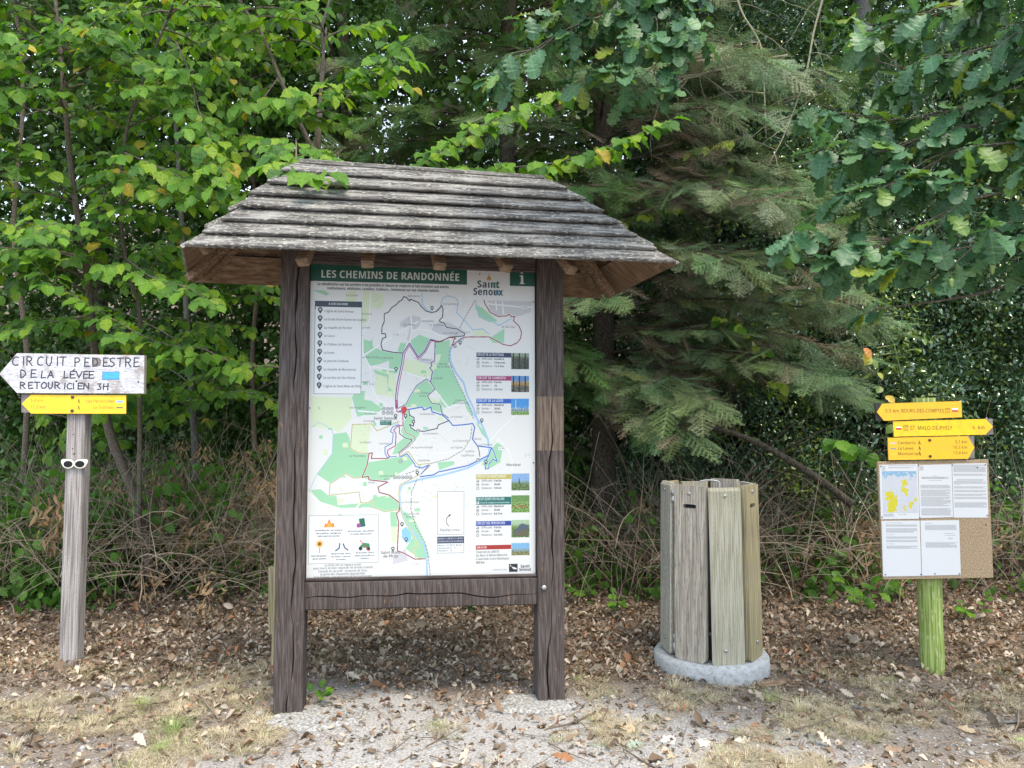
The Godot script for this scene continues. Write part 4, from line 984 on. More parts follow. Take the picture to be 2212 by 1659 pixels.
# Bare lichened branches with fine hanging twigs, and lime-coloured sprigs that catch the light behind the fir.
func hanging_twigs() -> void:
	rng.seed = 454
	for q in [["bare lichened branch hanging at the top, right of the middle", [Vector3(1.827, 5.686, -6.2), Vector3(1.93, 5.017, -6.05), Vector3(2.029, 4.655, -5.9), Vector3(2.008, 4.233, -5.75), Vector3(1.965, 3.721, -5.6)]], ["bare thin branch arching down left of the oak leaves", [Vector3(2.789, 5.519, -6.2), Vector3(2.562, 4.87, -6.075), Vector3(2.424, 4.407, -5.95), Vector3(2.174, 3.811, -5.825), Vector3(1.864, 3.316, -5.7)]], ["bare twig reaching left across the top of the fir", [Vector3(2.293, 4.59, -6), Vector3(2.044, 4.525, -5.95), Vector3(1.722, 4.421, -5.9), Vector3(1.405, 4.319, -5.85), Vector3(1.167, 4.066, -5.8)]]]:
		var foot: Vector3 = q[1][0]
		var local := []
		for p in q[1]:
			local.append(p - foot)
		var t := thing("bare_branch", q[0], "branch", foot, 0.0, "bare branches hanging in the wood")
		var path := curve(local, 0.06)
		part(t, "stem", tube(path, taper(path.size(), 0.012, 0.003), 6), M.lichen_bark)
		for k in 16:
			var a := along(path, length_of(path) * rf(0.1, 1.0))
			var tw := limb(a[0], Vector3(rf(-1, 1), rf(-0.8, 0.3), rf(-0.3, 0.6)), rf(0.2, 0.65), rf(0.3, 1.0), 0.22, 7)
			part(t, "twig", tube(tw, taper(tw.size(), 0.005, 0.0016), 4), M.lichen_bark)
	for q in [["lime-green sprig shining behind the fir, upper one", [Vector3(1.989, 3.999, -6.3), Vector3(1.808, 3.932, -6.233), Vector3(1.631, 3.866, -6.167), Vector3(1.496, 3.8, -6.1)], 0.09], ["lime-green sprig shining behind the fir, lower one", [Vector3(1.498, 3.426, -6.3), Vector3(1.244, 3.345, -6.233), Vector3(1.034, 3.266, -6.167), Vector3(0.868, 3.208, -6.1)], 0.09], ["lime-green climbing leaves at the edge of the holly", [Vector3(2.231, 1.694, -6), Vector3(2.069, 1.953, -5.95), Vector3(1.945, 2.173, -5.9), Vector3(1.784, 2.315, -5.85), Vector3(1.659, 2.345, -5.8)], 0.1], ["second lime-green sprig at the edge of the holly", [Vector3(2.359, 2.35, -6.1), Vector3(2.223, 2.494, -6.033), Vector3(2.012, 2.597, -5.967), Vector3(1.843, 2.698, -5.9)], 0.09]]:
		var foot: Vector3 = q[1][0]
		var local := []
		for p in q[1]:
			local.append(p - foot)
		var t := thing("lime_sprig", q[0], "sprig", foot, 0.0, "lime-green sprigs in the wood")
		var leaves := []
		var st := begin(true)
		dress(st, curve(local, 0.06), 0.005, q[2], 0.2, 0.055, leaves, 0.05, 0.5)
		st.generate_normals()
		part(t, "stem", st.commit(), M.young_bark)
		for x in leaves:
			part(t, "leaf", M.hazel_meshes[rng.randi() % 3], M.lime if rng.randf() < 0.55 else M.hazel_mats[rng.randi() % 4], x)


func deep_wood() -> void:
	rng.seed = 505
	# trunks of grown trees inside the wood
	var n := 0
	for q in [[-5.4, -9.5, 0.13, "dark trunk standing deep in the wood at far left"], [-2.1, -9.0, 0.1, "dark trunk deep in the wood left of the kiosk roof"], [3.95, -8.3, 0.15, "grey trunk half hidden behind the oak leaves at top right"], [1.3, -10.0, 0.16, "dark trunk deep in the wood above the bin"], [5.6, -9.2, 0.14, "dark trunk deep in the wood at far right"], [-3.7, -10.5, 0.16, "dark trunk farthest back at left"]]:
		var foot := Vector3(q[0], ground_y(q[0], q[1]), q[1])
		var t := thing("woodland_tree", q[3], "tree", foot, 0.0, "grown trees inside the wood")
		var path := curve([Vector3(0, -0.3, 0), Vector3(rf(-0.1, 0.1), 4, 0), Vector3(rf(-0.2, 0.2), 9, 0), Vector3(0, 13, 0)], 0.6)
		part(t, "trunk", tube(path, taper(path.size(), q[2], 0.04), 9), M.grey_bark if n == 2 else M.dark_bark)
		var spots := []
		var tints := PackedColorArray()
		for i in 260:
			var h := pow(rf(0.0, 1.0), 0.8)
			var az := rf(0, TAU)
			var r := 3.1 * sqrt(rf(0.02, 1.0)) * (1.05 - 0.5 * h)
			spots.append(Transform3D(Basis(Vector3.UP, rf(0, TAU)).scaled(Vector3.ONE * rf(0.8, 1.3)), Vector3(cos(az) * r, 3.2 + h * 10.0, sin(az) * r)))
			var b := rf(0.6, 1.3)
			tints.append(Color(0.085 * b, 0.17 * b, 0.035 * b))
		many(t, "crown", M.wood_clump, M.wood_leaf, spots, tints)
		for k in 7:
			var az := rf(0, TAU)
			var p := limb(Vector3(0, rf(3.5, 10.0), 0), Vector3(cos(az), 0.6, sin(az)), rf(1.2, 2.4), 0.3, 0.1, 6)
			part(t, "limb", tube(p, taper(p.size(), q[2] * 0.35, 0.01), 6), M.dark_bark)
		n += 1
	# the wood's mass of shaded leaves behind everything that can be told apart
	var spots := []
	var tints := PackedColorArray()
	tints = scatter(2700, Vector3(-9, 0.5, -11.5), Vector3(9, 8.5, -8.6), Vector2(0.6, 1.05), Color(0.075, 0.16, 0.035), 0.4, spots, tints)
	tints = scatter(800, Vector3(-11, 0.6, -15), Vector3(11, 11, -11.5), Vector2(0.9, 1.5), Color(0.1, 0.19, 0.035), 0.4, spots, tints)
	tints = scatter(900, Vector3(-9, 0.3, -9.8), Vector3(9, 2.6, -8.2), Vector2(0.5, 0.9), Color(0.075, 0.15, 0.035), 0.4, spots, tints)
	var o := many(self, "woodland_thicket", M.wood_clump, M.wood_leaf, spots, tints)
	tag(o, "dense shaded leaves filling the depth of the wood", "thicket")


func stick_tangle(s: int, count: int, l: float, thin: float) -> ArrayMesh:
	var keep := rng.state
	rng.seed = s
	var st := begin(true)
	for i in count:
		var p := Vector3(rf(-0.5, 0.5), rf(0.0, 0.25), rf(-0.3, 0.3))
		var path := limb(p, Vector3(rf(-1, 1), rf(0.0, 1.2), rf(-0.5, 0.6)), l * rf(0.4, 1.2), rf(0.2, 1.2), 0.16, 6)
		add_tube(st, path, taper(path.size(), thin * rf(0.6, 1.4), thin * 0.3), 3)
	st.generate_normals()
	rng.state = keep
	return st.commit()


func undergrowth() -> void:
	rng.seed = 606
	var tang := [stick_tangle(61, 16, 0.9, 0.0034), stick_tangle(62, 14, 0.7, 0.003)]
	for v in 2:
		var spots := []
		var tints := PackedColorArray()
		for i in 190:
			var x := rf(-4.6, -0.8) if rng.randf() < 0.55 else rf(0.4, 4.6)
			var z := rf(-7.6, -5.7)
			spots.append(Transform3D(Basis(Vector3.UP, rf(0, TAU)).scaled(Vector3(1, rf(0.7, 1.5), 1)), Vector3(x, ground_y(x, z) + rf(-0.02, 0.3), z)))
			var b := rf(0.6, 1.5)
			tints.append(Color(0.29 * b, 0.235 * b, 0.175 * b))
		var o := many(self, "dead_stems", tang[v], M.stick, spots, tints)
		tag(o, ["tangle of dead bramble stems under the trees", "tangle of fine dead twigs under the trees"][v], "dead stems")
	# withered bracken and dead leaves caught in the stems
	var spots2 := []
	var tints2 := PackedColorArray()
	for i in 170:
		var x := rf(-4.4, -1.0)
		var z := rf(-7.3, -5.5)
		if rng.randf() < 0.5:
			x = rf(0.6, 4.4)
			z = rf(-7.8, -5.9)
		var y := ground_y(x, z) + absf(rf(0.0, 0.5) + rf(0.0, 0.5)) * (1.1 if x < 0 else 0.7)
		spots2.append(Transform3D(Basis(Vector3.UP, rf(0, TAU)).scaled(Vector3(0.8, rf(0.8, 1.2), 0.8) * rf(0.16, 0.36)), Vector3(x, y, z)))
		var b := rf(0.6, 1.4)
		tints2.append(Color(0.36 * b, 0.235 * b, 0.13 * b))
	var o2 := many(self, "withered_bracken", M.dry_clump, M.dry_leaf, spots2, tints2)
	tag(o2, "withered brown bracken hanging among the stems", "bracken")
	# low green brambles and ivy
	var spots3 := []
	var tints3 := PackedColorArray()
	for i in 1000:
		var x := rf(-4.8, 5.2)
		var z := rf(-8.2, -5.9)
		if x > -1.0 and rng.randf() < (0.6 if x < 0.6 else 0.4):
			continue
		if i % 4 == 0:
			x = rf(-4.6, -3.1)
			z = rf(-6.8, -5.7)
		var y := ground_y(x, z) + rf(0.05, 1.0) * rf(0.2, 1.0)
		spots3.append(Transform3D(Basis(Vector3.UP, rf(0, TAU)).scaled(Vector3.ONE * rf(0.25, 0.5)), Vector3(x, y, z)))
		var b := rf(0.6, 1.4)
		tints3.append(Color(0.12 * b, 0.27 * b, 0.045 * b))
	var o3 := many(self, "bramble", M.bramble_clump, M.hazel_loose, spots3, tints3)
	tag(o3, "low green brambles and ivy under the trees", "brambles")
	# fallen and leaning dead wood
	var t := thing("fallen_branch", "long dark mossy branch lying slantwise behind the bin", "branch", Vector3(2.3, ground_y(2.3, -5.8), -5.8))
	var local := []
	for p in [Vector3(0.716, 1.635, -5.9), Vector3(0.971, 1.586, -5.857), Vector3(1.388, 1.52, -5.814), Vector3(1.673, 1.466, -5.771), Vector3(1.905, 1.37, -5.729), Vector3(2.074, 1.272, -5.686), Vector3(2.352, 1.085, -5.643), Vector3(2.553, 0.915, -5.6)]:
		local.append(p - t.position)
	var path := curve(local, 0.1)
	part(t, "stem", tube(path, taper(path.size(), 0.012, 0.034), 8), M.dark_bark)
	for k in 9:
		var q := along(path, length_of(path) * rf(0.1, 0.8))
		var lp := limb(q[0], Vector3(rf(-0.6, 1.0), rf(0.2, 0.8), rf(-0.4, 0.5)), rf(0.25, 0.6), 0.4, 0.12, 5)
		part(t, "side_branch", tube(lp, taper(lp.size(), 0.008, 0.002), 5), M.dark_bark)
	for a in [["dead leaning stem crossing below the fir, nearer the kiosk", [Vector3(0.713, 1.581, -6), Vector3(0.875, 1.282, -6), Vector3(1.003, 0.911, -6), Vector3(1.111, 0.542, -6)]], ["dead leaning stem below the fir, nearer the bin", [Vector3(1.081, 1.354, -6.1), Vector3(1.268, 1.051, -6.1), Vector3(1.453, 0.75, -6.1), Vector3(1.563, 0.488, -6.1)]]]:
		var pp := curve(a[1], 0.1)
		var foot: Vector3 = pp[-1]
		var ll := []
		for p in pp:
			ll.append(p - foot)
		var s := thing("dead_stem", a[0], "stem", foot, 0.0, "dead stems leaning under the fir")
		part(s, "stem", tube(ll, taper(ll.size(), 0.008, 0.014), 6), M.dark_bark)


func litter() -> void:
	rng.seed = 707
	# fallen leaves
	var shapes := [leaf_mesh([[-0.1, 0.015], [0.0, 0.02], [0.2, 0.2], [0.5, 0.3], [0.8, 0.2], [1.0, 0.0]], 0.7, 0.5, 71, 0.2), leaf_mesh([[-0.06, 0.01], [0.1, 0.05], [0.26, 0.2], [0.36, 0.12], [0.48, 0.27], [0.56, 0.16], [0.68, 0.3], [0.78, 0.18], [0.9, 0.2], [1.02, 0.0]], 0.55, -0.4, 72, 0.25), leaf_mesh([[0.0, 0.05], [0.3, 0.22], [0.6, 0.26], [1.0, 0.02]], 1.1, 0.7, 73, 0.2)]
	var patch := noise_of(0.03, 3, FastNoiseLite.TYPE_SIMPLEX_SMOOTH, 17)
	for v in 3:
		var spots := []
		var tints := PackedColorArray()
		for i in 34000:
			var z := -3.0 - pow(rf(0, 1), 0.75) * 6.0
			var x := rf(-0.85, 0.85) * (-z + 0.4)
			var n := patch.get_noise_2d(x * 30.0, z * 30.0)
			var keep := smoothstep(-4.1, -5.0, z + n * 0.9 - absf(x) * 0.1)
			if x < -0.8:
				keep = maxf(keep, 0.28)
			if rng.randf() > maxf(keep, 0.26):
				continue
			var s := rf(0.016, 0.046) if rng.randf() < 0.94 else rf(0.046, 0.085)
			var face := Vector3.UP + any_dir() * 0.85
			spots.append(aim(Vector3(rf(-1, 1), rf(-0.35, 0.35), rf(-1, 1)), face, Vector3(x, ground_y(x, z) + rf(0.002, 0.028) * (0.35 + keep), z), s))
			var b := rf(0.45, 1.25)
			var k := rng.randf()
			tints.append(Color(0.27 * b, 0.185 * b, 0.125 * b) if k < 0.5 else (Color(0.5 * b, 0.41 * b, 0.32 * b) if k < 0.88 else (Color(0.36 * b, 0.18 * b, 0.095 * b) if k < 0.94 else Color(0.15 * b, 0.115 * b, 0.09 * b))))
		var o := many(self, "leaf_litter", shapes[v], M.dry_leaf, spots, tints)
		tag(o, ["thin curled brown leaves strewn over the bank", "lobed brown oak leaves strewn over the bank", "crumpled broken leaf scraps strewn over the bank"][v], "leaf litter")
	# twigs
	var spots := []
	var tints := PackedColorArray()
	var twig := tube(limb(Vector3.ZERO, Vector3(0, 0, 1), 1.0, 0.05, 0.12, 5), [0.016, 0.015, 0.013, 0.012, 0.01, 0.006], 4)
	for i in 2600:
		var z := -3.0 - pow(rf(0, 1), 0.8) * 5.0
		var x := rf(-0.85, 0.85) * (-z + 0.4)
		var s := rf(0.04, 0.2) if rng.randf() < 0.93 else rf(0.2, 0.45)
		spots.append(aim(Vector3(rf(-1, 1), rf(-0.08, 0.12), rf(-1, 1)), Vector3.UP, Vector3(x, ground_y(x, z) + 0.012, z), s, 0.8))
		var b := rf(0.6, 1.5)
		tints.append(Color(0.19 * b, 0.145 * b, 0.105 * b))
	tag(many(self, "fallen_twigs", twig, M.stick, spots, tints), "short dry twigs strewn over the ground", "twigs")
	# grit and small stones on the track
	spots = []
	tints = PackedColorArray()
	var stone := pebble(5)
	for i in 26000:
		var z := rf(-4.9, -2.9)
		var x := rf(-0.8, 0.8) * (-z + 0.3)
		var s := 0.0018 + 0.005 * pow(rf(0, 1), 5.0) + 0.002 * rf(0, 1)
		if rng.randf() < 0.004:
			s = rf(0.008, 0.02)
		spots.append(Transform3D(Basis.from_euler(any_dir() * 3.0).scaled(Vector3(s, s * 0.7, s)), Vector3(x, ground_y(x, z) + s * 0.15, z)))
		var b := rf(0.55, 1.35)
		tints.append(Color(0.33 * b, 0.31 * b, 0.295 * b))
	tag(many(self, "gravel", stone, M.stick, spots, tints), "grey grit and small stones on the track", "gravel")
	grass()


func pebble(s: int) -> ArrayMesh:
	var n := noise_of(0.8, 2, FastNoiseLite.TYPE_SIMPLEX_SMOOTH, s)
	var st := begin(true)
	var prof := []
	for k in 6:
		var a := -PI / 2 + PI * k / 5.0
		prof.append([cos(a), sin(a)])
	var rings := []
	for q in prof:
		var ring := []
		for k in 8:
			var t := TAU * k / 8
			var p := Vector3(cos(t) * q[0], q[1], sin(t) * q[0])
			ring.append(p * (1.0 + n.get_noise_3dv(p) * 0.5))
		rings.append(ring)
	for k in 5:
		for i in 8:
			var j := (i + 1) % 8
			tri(st, rings[k][i], rings[k][j], rings[k + 1][j])
			tri(st, rings[k][i], rings[k + 1][j], rings[k + 1][i])
	st.generate_normals()
	return st.commit()


func tuft(s: int, blades: int, spread: float) -> ArrayMesh:
	var keep := rng.state
	rng.seed = s
	var st := begin(true)
	for i in blades:
		var az := rf(0, TAU)
		var out := Vector3(cos(az), 0, sin(az))
		var p := out * rf(0.0, 0.3) * spread
		var h := rf(0.5, 1.0)
		var lean := rf(0.15, 0.9) * spread
		var w := Vector3(-out.z, 0, out.x) * 0.018
		var a := p
		var b := p + Vector3.UP * h * 0.55 + out * lean * 0.3
		var c := p + Vector3.UP * h * rf(0.5, 0.95) + out * lean
		tri(st, a - w, b - w * 0.8, a + w)
		tri(st, a + w, b - w * 0.8, b + w * 0.8)
		tri(st, b - w * 0.8, c, b + w * 0.8)
	st.generate_normals()
	rng.state = keep
	return st.commit()


func grass() -> void:
	var dry := [tuft(81, 22, 1.6), tuft(82, 16, 2.2)]
	var patch := noise_of(0.03, 3, FastNoiseLite.TYPE_SIMPLEX_SMOOTH, 27)
	for v in 2:
		var spots := []
		var tints := PackedColorArray()
		for i in 9500:
			var z := rf(-4.95, -2.9)
			var x := rf(-0.8, 0.8) * (-z + 0.3)
			var n := patch.get_noise_2d(x * 45.0, z * 45.0)
			var here := smoothstep(-0.02, 0.42, n + (0.2 if x < -1.1 else 0.0) + (0.16 if x > 0.4 and z > -4.25 else 0.0) - (0.35 if absf(x + 0.35) < 0.75 else 0.0))
			if rng.randf() > here:
				continue
			var s := rf(0.025, 0.06) if v == 0 else rf(0.02, 0.045)
			spots.append(Transform3D(Basis(Vector3.UP, rf(0, TAU)).scaled(Vector3(s * 1.2, s * rf(0.4, 1.0), s * 1.2)), Vector3(x, ground_y(x, z) - 0.002, z)))
			var b := rf(0.7, 1.25)
			tints.append(Color(0.55 * b, 0.46 * b, 0.32 * b) if rng.randf() < 0.93 else Color(0.2 * b, 0.28 * b, 0.07 * b))
		tag(many(self, "dry_grass", dry[v], M.blade, spots, tints), ["straw-coloured dry grass tufts along the track", "flattened dry grass straw along the track"][v], "grass")
	# tufts one can tell apart
	var fresh := [tuft(83, 46, 1.1), tuft(84, 60, 1.5)]
	for q in [[Vector3(-2.62, 0, -4.55), 0.11, true, "straw tuft at the foot of the grey post"], [Vector3(-1.98, 0, -4.05), 0.1, false, "green grass tuft left of the kiosk's near post"], [Vector3(-1.66, 0, -3.72), 0.13, false, "largest green grass tuft in the left foreground"], [Vector3(-1.62, 0, -3.5), 0.09, false, "small green grass tuft in the left foreground"], [Vector3(0.92, 0, -4.3), 0.11, true, "straw tuft at the left of the bin's base"], [Vector3(1.42, 0, -4.15), 0.08, false, "green grass tuft before the bin's base"], [Vector3(1.5, 0, -3.95), 0.12, true, "straw tuft on the track before the bin"], [Vector3(-2.3, 0, -3.5), 0.1, true, "straw tuft at the lower left corner"]]:
		var p: Vector3 = q[0]
		p.y = ground_y(p.x, p.z) - 0.004
		var t := thing("grass_tuft", q[3], "grass", p, rf(0, TAU), "grass tufts on the track")
		var c := Color(0.44, 0.34, 0.17) if q[2] else Color(0.16, 0.26, 0.05)
		part(t, "blades", fresh[0 if q[2] else 1], M.straw if q[2] else M.fresh_grass, Transform3D(Basis().scaled(Vector3(q[1] * 0.8, q[1], q[1] * 0.8)), Vector3.ZERO))


func small_plants() -> void:
	rng.seed = 808
	# green seedlings with broad leaves on the bank
	for q in [[[Vector3(-2.262, 0.199, -6.2)], 0.3, "leafy bramble seedling left of the kiosk's near post"], [[Vector3(-2.143, 1.154, -6.3)], 0.34, "bramble spray with three leaflets behind the kiosk's left post"], [[Vector3(0.568, 0.262, -5.9)], 0.22, "green seedling on the bank right of the kiosk"], [[Vector3(-0.336, -0.172, -5.7)], 0.14, "small green seedling under the map panel"], [[Vector3(-1.03, -0.004, -4.05)], 0.1, "pair of round green leaves by the near post's footing"], [[Vector3(0.774, 0.298, -5.6)], 0.16, "small green seedling between the kiosk and the bin"], [[Vector3(-2.63, 0.103, -6)], 0.16, "small green seedling right of the grey post"], [[Vector3(3.392, -0.114, -5.5)], 0.22, "ivy seedling right of the green post"], [[Vector3(2.575, 0.434, -5.6)], 0.34, "leafy bush sprig left of the green post"], [[Vector3(2.998, 0.162, -5.9)], 0.26, "green sprig under the notice board"]]:
		var foot: Vector3 = q[0][0]
		foot.y = ground_y(foot.x, foot.z)
		var t := thing("seedling", q[2], "seedling", foot, 0.0, "green seedlings on the bank")
		for k in 3:
			var path := limb(Vector3.ZERO, Vector3(rf(-0.6, 0.6), 1.0, rf(-0.2, 0.6)), q[1] * rf(0.7, 1.2), 0.7, 0.15, 5)
			part(t, "stem", tube(path, taper(path.size(), 0.003, 0.001), 4), M.young_bark)
			var ls := []
			leaves_on(path, 0.05 + q[1] * 0.1, 0.05, ls, 0.3, 0.2)
			for x in ls:
				part(t, "leaf", M.hazel_meshes[rng.randi() % 3], M.hazel_mats[rng.randi() % 3], x)
	# the sprig with yellow and orange leaves beside the yellow arrows
	var stem: Array = [Vector3(2.743, 0.916, -5), Vector3(2.608, 1.258, -4.958), Vector3(2.496, 1.652, -4.917), Vector3(2.441, 1.755, -4.875), Vector3(2.379, 1.899, -4.833), Vector3(2.307, 1.986, -4.792), Vector3(2.246, 2.018, -4.75)]
	var t2 := thing("turning_sprig", "thin sprig with orange and yellow leaves above the yellow arrows", "sprig", stem[0])
	var ll := []
	for p in stem:
		ll.append(p - stem[0])
	var sp := curve(ll, 0.04)
	part(t2, "stem", tube(sp, taper(sp.size(), 0.004, 0.0015), 5), M.young_bark)
	for a in [[0.97, 0, 0.075, 1], [0.93, 1, 0.07, -1], [0.9, 2, 0.075, -1], [0.88, 3, 0.06, 1], [0.8, 2, 0.05, 1], [0.72, 3, 0.06, -1], [0.66, 1, 0.07, 1], [0.62, 3, 0.06, 1], [0.5, 3, 0.07, -1]]:
		var q := along(sp, length_of(sp) * a[0])
		part(t2, "leaf", M.hazel_meshes[rng.randi() % 3], M.turning[a[1]], aim(Vector3(a[3] * 0.7, -0.8, 0.4) + any_dir() * 0.3, Vector3(0, 0.5, 1) + any_dir() * 0.3, q[0], a[2]))
	var low: Array = [Vector3(2.604, 1.14, -4.9), Vector3(2.376, 1.311, -4.8), Vector3(2.153, 1.388, -4.7), Vector3(1.993, 1.419, -4.6)]
	var t3 := thing("broad_leaf_sprig", "green sprig with long leaves left of the notice board", "sprig", low[0])
	var l3 := []
	for p in low:
		l3.append(p - low[0])
	var sp3 := curve(l3, 0.04)
	part(t3, "stem", tube(sp3, taper(sp3.size(), 0.004, 0.0015), 5), M.young_bark)
	var ls3 := []
	leaves_on(sp3, 0.12, 0.06, ls3, 0.35, 0.8)
	for x in ls3:
		part(t3, "leaf", M.hazel_meshes[rng.randi() % 3], M.hazel_mats[rng.randi() % 3], x)
	# single fallen leaves, acorns and stones that stand out on the track
	for i in 10:
		var p: Vector3 = [Vector3(0.62, 0, -3.6), Vector3(0.78, 0, -3.66), Vector3(0.86, 0, -3.55), Vector3(0.52, 0, -3.8), Vector3(0.7, 0, -3.42), Vector3(0.18, 0, -3.48), Vector3(1.05, 0, -3.62), Vector3(2.28, 0, -3.7), Vector3(1.6, 0, -3.38), Vector3(1.17, 0, -3.75)][i]
		p.y = ground_y(p.x, p.z) + 0.006
		var c: Array = [[3, "blue-grey green oak leaf lying on the track"], [0, "white dried oak leaf on the track, nearest the grey-green one"], [0, "white dried oak leaf curled on the track, right of its neighbour"], [1, "tan fallen oak leaf before the kiosk's right footing"], [1, "tan fallen oak leaf near the bottom edge, middle"], [2, "rusty fallen oak leaf left of the white ones"], [0, "white dried oak leaf straight below the bin"], [1, "tan fallen oak leaf lying alone at lower right"], [1, "tan fallen oak leaf near the bottom edge, right"], [2, "rusty fallen oak leaf just below the bin"]][i]
		var o := part(self, "fallen_oak_leaf", M.oak_meshes[i % 3], M.fallen[c[0]], aim(Vector3(rf(-1, 1), 0.05, rf(-1, 1)), Vector3(0, 1, 0.25), p, rf(0.1, 0.125)))
		tag(o, c[1], "fallen leaf", "single oak leaves on the track")
	for q in [[Vector3(2.42, 0, -3.62), "green acorn at the lower right, left of the pair"], [Vector3(2.58, 0, -3.62), "green acorn at the lower right, right of the pair"]]:
		var p: Vector3 = q[0]
		p.y = ground_y(p.x, p.z) + 0.009
		var o := part(self, "acorn", lathe([[0.0, -0.016], [0.005, -0.014], [0.009, -0.006], [0.0095, 0.004], [0.0105, 0.006], [0.0105, 0.011], [0.005, 0.016], [0.0, 0.0165]], 12), M.acorn, Transform3D(Basis.from_euler(Vector3(1.4, rf(0, 6), 0.2)), p))
		tag(o, q[1], "acorn", "acorns on the track")
	var stake: Array = [Vector3(-1.455, 1.661, -4.62), Vector3(-1.472, 0.531, -4.62)]
	var s := thing("wooden_stake", "thin pale wooden stake behind the kiosk's left post", "stake", Vector3(stake[1].x, ground_y(stake[1].x, -4.62), -4.62))
	part(s, "pole", block(Vector3(0.035, 1.75, 0.05), 0.004), M.slat_algae, Transform3D(Basis(Vector3.BACK, -0.012), Vector3(0.03, 0.84, 0)))
	part(s, "stub", block(Vector3(0.06, 0.42, 0.05), 0.006), M.slat_algae, Transform3D(Basis(Vector3.BACK, 0.03), Vector3(-0.03, 0.4, -0.12)))
	var bark := thing("bark_piece", "flat piece of brown bark against the bin's base", "bark", Vector3(1.52, ground_y(1.52, -4.4) + 0.008, -4.4), 0.35)
	part(bark, "slab", loft([[Vector3(-0.11, 0, -0.02), Vector3(-0.11, 0.012, 0), Vector3(-0.1, 0, 0.03)], [Vector3(0, 0, -0.03), Vector3(0, 0.022, 0), Vector3(0, 0, 0.035)], [Vector3(0.12, 0.006, -0.012), Vector3(0.12, 0.018, 0), Vector3(0.11, 0.004, 0.02)]]), M.rafter_wood)
	var sticks := [[Vector3(1.95, 0, -3.98), 0.3, -0.35, "mossy grey stick lying right of the bin"], [Vector3(2.6, 0, -3.85), 0.34, 0.1, "long thin bare stick at lower right"], [Vector3(-0.9, 0, -5.05), 0.22, -0.5, "pale broken stick behind the kiosk's left post"]]
	for q in sticks:
		var p: Vector3 = q[0]
		p.y = ground_y(p.x, p.z) + 0.012
		var pts := limb(Vector3(-q[1] / 2, 0, 0), Vector3(1, 0, 0), q[1], 0.0, 0.1, 6)
		var o := part(self, "fallen_stick", tube(pts, taper(pts.size(), 0.009, 0.004), 6), M.grey_bark, Transform3D(Basis(Vector3.UP, q[2]), p))
		tag(o, q[3], "stick", "single sticks on the ground")

func pin(im: Image, x: float, y: float, r: float, c: Color) -> void:
	disc(im, Vector2(x, y - r * 0.9), r, c)
	fill_poly(im, PackedVector2Array([Vector2(x - r * 0.85, y - r * 0.5), Vector2(x + r * 0.85, y - r * 0.5), Vector2(x, y + r)]), c)
	disc(im, Vector2(x, y - r * 0.9), r * 0.52, c8(236, 236, 232))


# A small printed landscape photograph: sky, then bands of greenery, each broken up by grain.
func thumb(im: Image, r: Rect2i, sky: Color, far: Color, near: Color, split: float, extra: int) -> void:
	var n := noise_of(0.09, 3, FastNoiseLite.TYPE_SIMPLEX, r.position.y)
	for y in r.size.y:
		for x in r.size.x:
			var v := n.get_noise_2d(x, y * 1.3)
			var t := float(y) / r.size.y + v * 0.18
			var c := sky if t < split else (far if t < split + 0.25 else near)
			im.set_pixel(r.position.x + x, r.position.y + y, c.lightened(maxf(0.0, v) * (0.15 if t < split else 0.45)) if v > 0 else c.darkened(-v * (0.1 if t < split else 0.8)))
	var o := Vector2(r.position)
	var s := Vector2(r.size)
	if extra == 1:
		im.fill_rect(Rect2i(r.position.x + int(s.x * 0.26), r.position.y + 4, 3, int(s.y * 0.62)), c8(226, 232, 240))
	elif extra == 2:
		fill_poly(im, PackedVector2Array([o + s * Vector2(0.38, 0.62), o + s * Vector2(0.44, 0.2), o + s * Vector2(0.5, 0.62)]), c8(86, 92, 96))
	elif extra == 3:
		fill_poly(im, PackedVector2Array([o + s * Vector2(0.05, 0.72), o + s * Vector2(0.55, 0.2), o + s * Vector2(0.96, 0.3), o + s * Vector2(0.94, 0.55)]), c8(90, 102, 116))
		fill_poly(im, PackedVector2Array([o + s * Vector2(0.08, 0.72), o + s * Vector2(0.92, 0.5), o + s * Vector2(0.96, 0.9), o + s * Vector2(0.12, 0.95)]), c8(106, 104, 84))
	elif extra == 4:
		for k in 7:
			disc(im, o + s * Vector2(0.14 + 0.12 * k, 0.66 + 0.06 * sin(k * 2.1)), 4.0, c8(176, 92, 70))
	elif extra == 5:
		for k in 3:
			im.fill_rect(Rect2i(r.position.x + int(s.x * (0.1 + 0.33 * k)), r.position.y, 6, int(s.y)), c8(40, 38, 34))


func circuit(im: Image, y: int, bar: Color, title: String, level: String, time: String, far: String, tall := 22) -> void:
	var ink := c8(70, 74, 80)
	im.fill_rect(Rect2i(791, y, 171, tall), bar)
	write(im, 794, y + 16, 16, title, c8(240, 242, 240), true, 0, false, minf(1.0, 164.0 / (title.length() * 10.6)))
	if tall > 30:
		im.fill_rect(Rect2i(793, y + 19, 13, 14), c8(236, 236, 232))
		pin(im, 799, y + 27, 4, c8(40, 60, 60))
		write(im, 809, y + 31, 11, "Circuit de sculptures monumentales", c8(235, 240, 238), true, 0, false, 0.76)
	var rows := [["Difficulté :", level], ["Durée :", time], ["Distance :", far]]
	for k in 3:
		var yy := y + tall + 13 + k * 17
		if k == 0:
			for b in 3:
				im.fill_rect(Rect2i(792 + b * 5, yy - 4 - b * 3, 3, 5 + b * 3), ink)
		else:
			stroke_ring(im, Vector2(799, yy - 4), 6.0, ink)
			if k == 1:
				stroke(im, PackedVector2Array([Vector2(799, yy - 8), Vector2(799, yy - 4), Vector2(802, yy - 4)]), 1.6, ink)
		write(im, 817, yy, 13, rows[k][0], ink)
		write(im, 878, yy, 13, rows[k][1], ink, true)


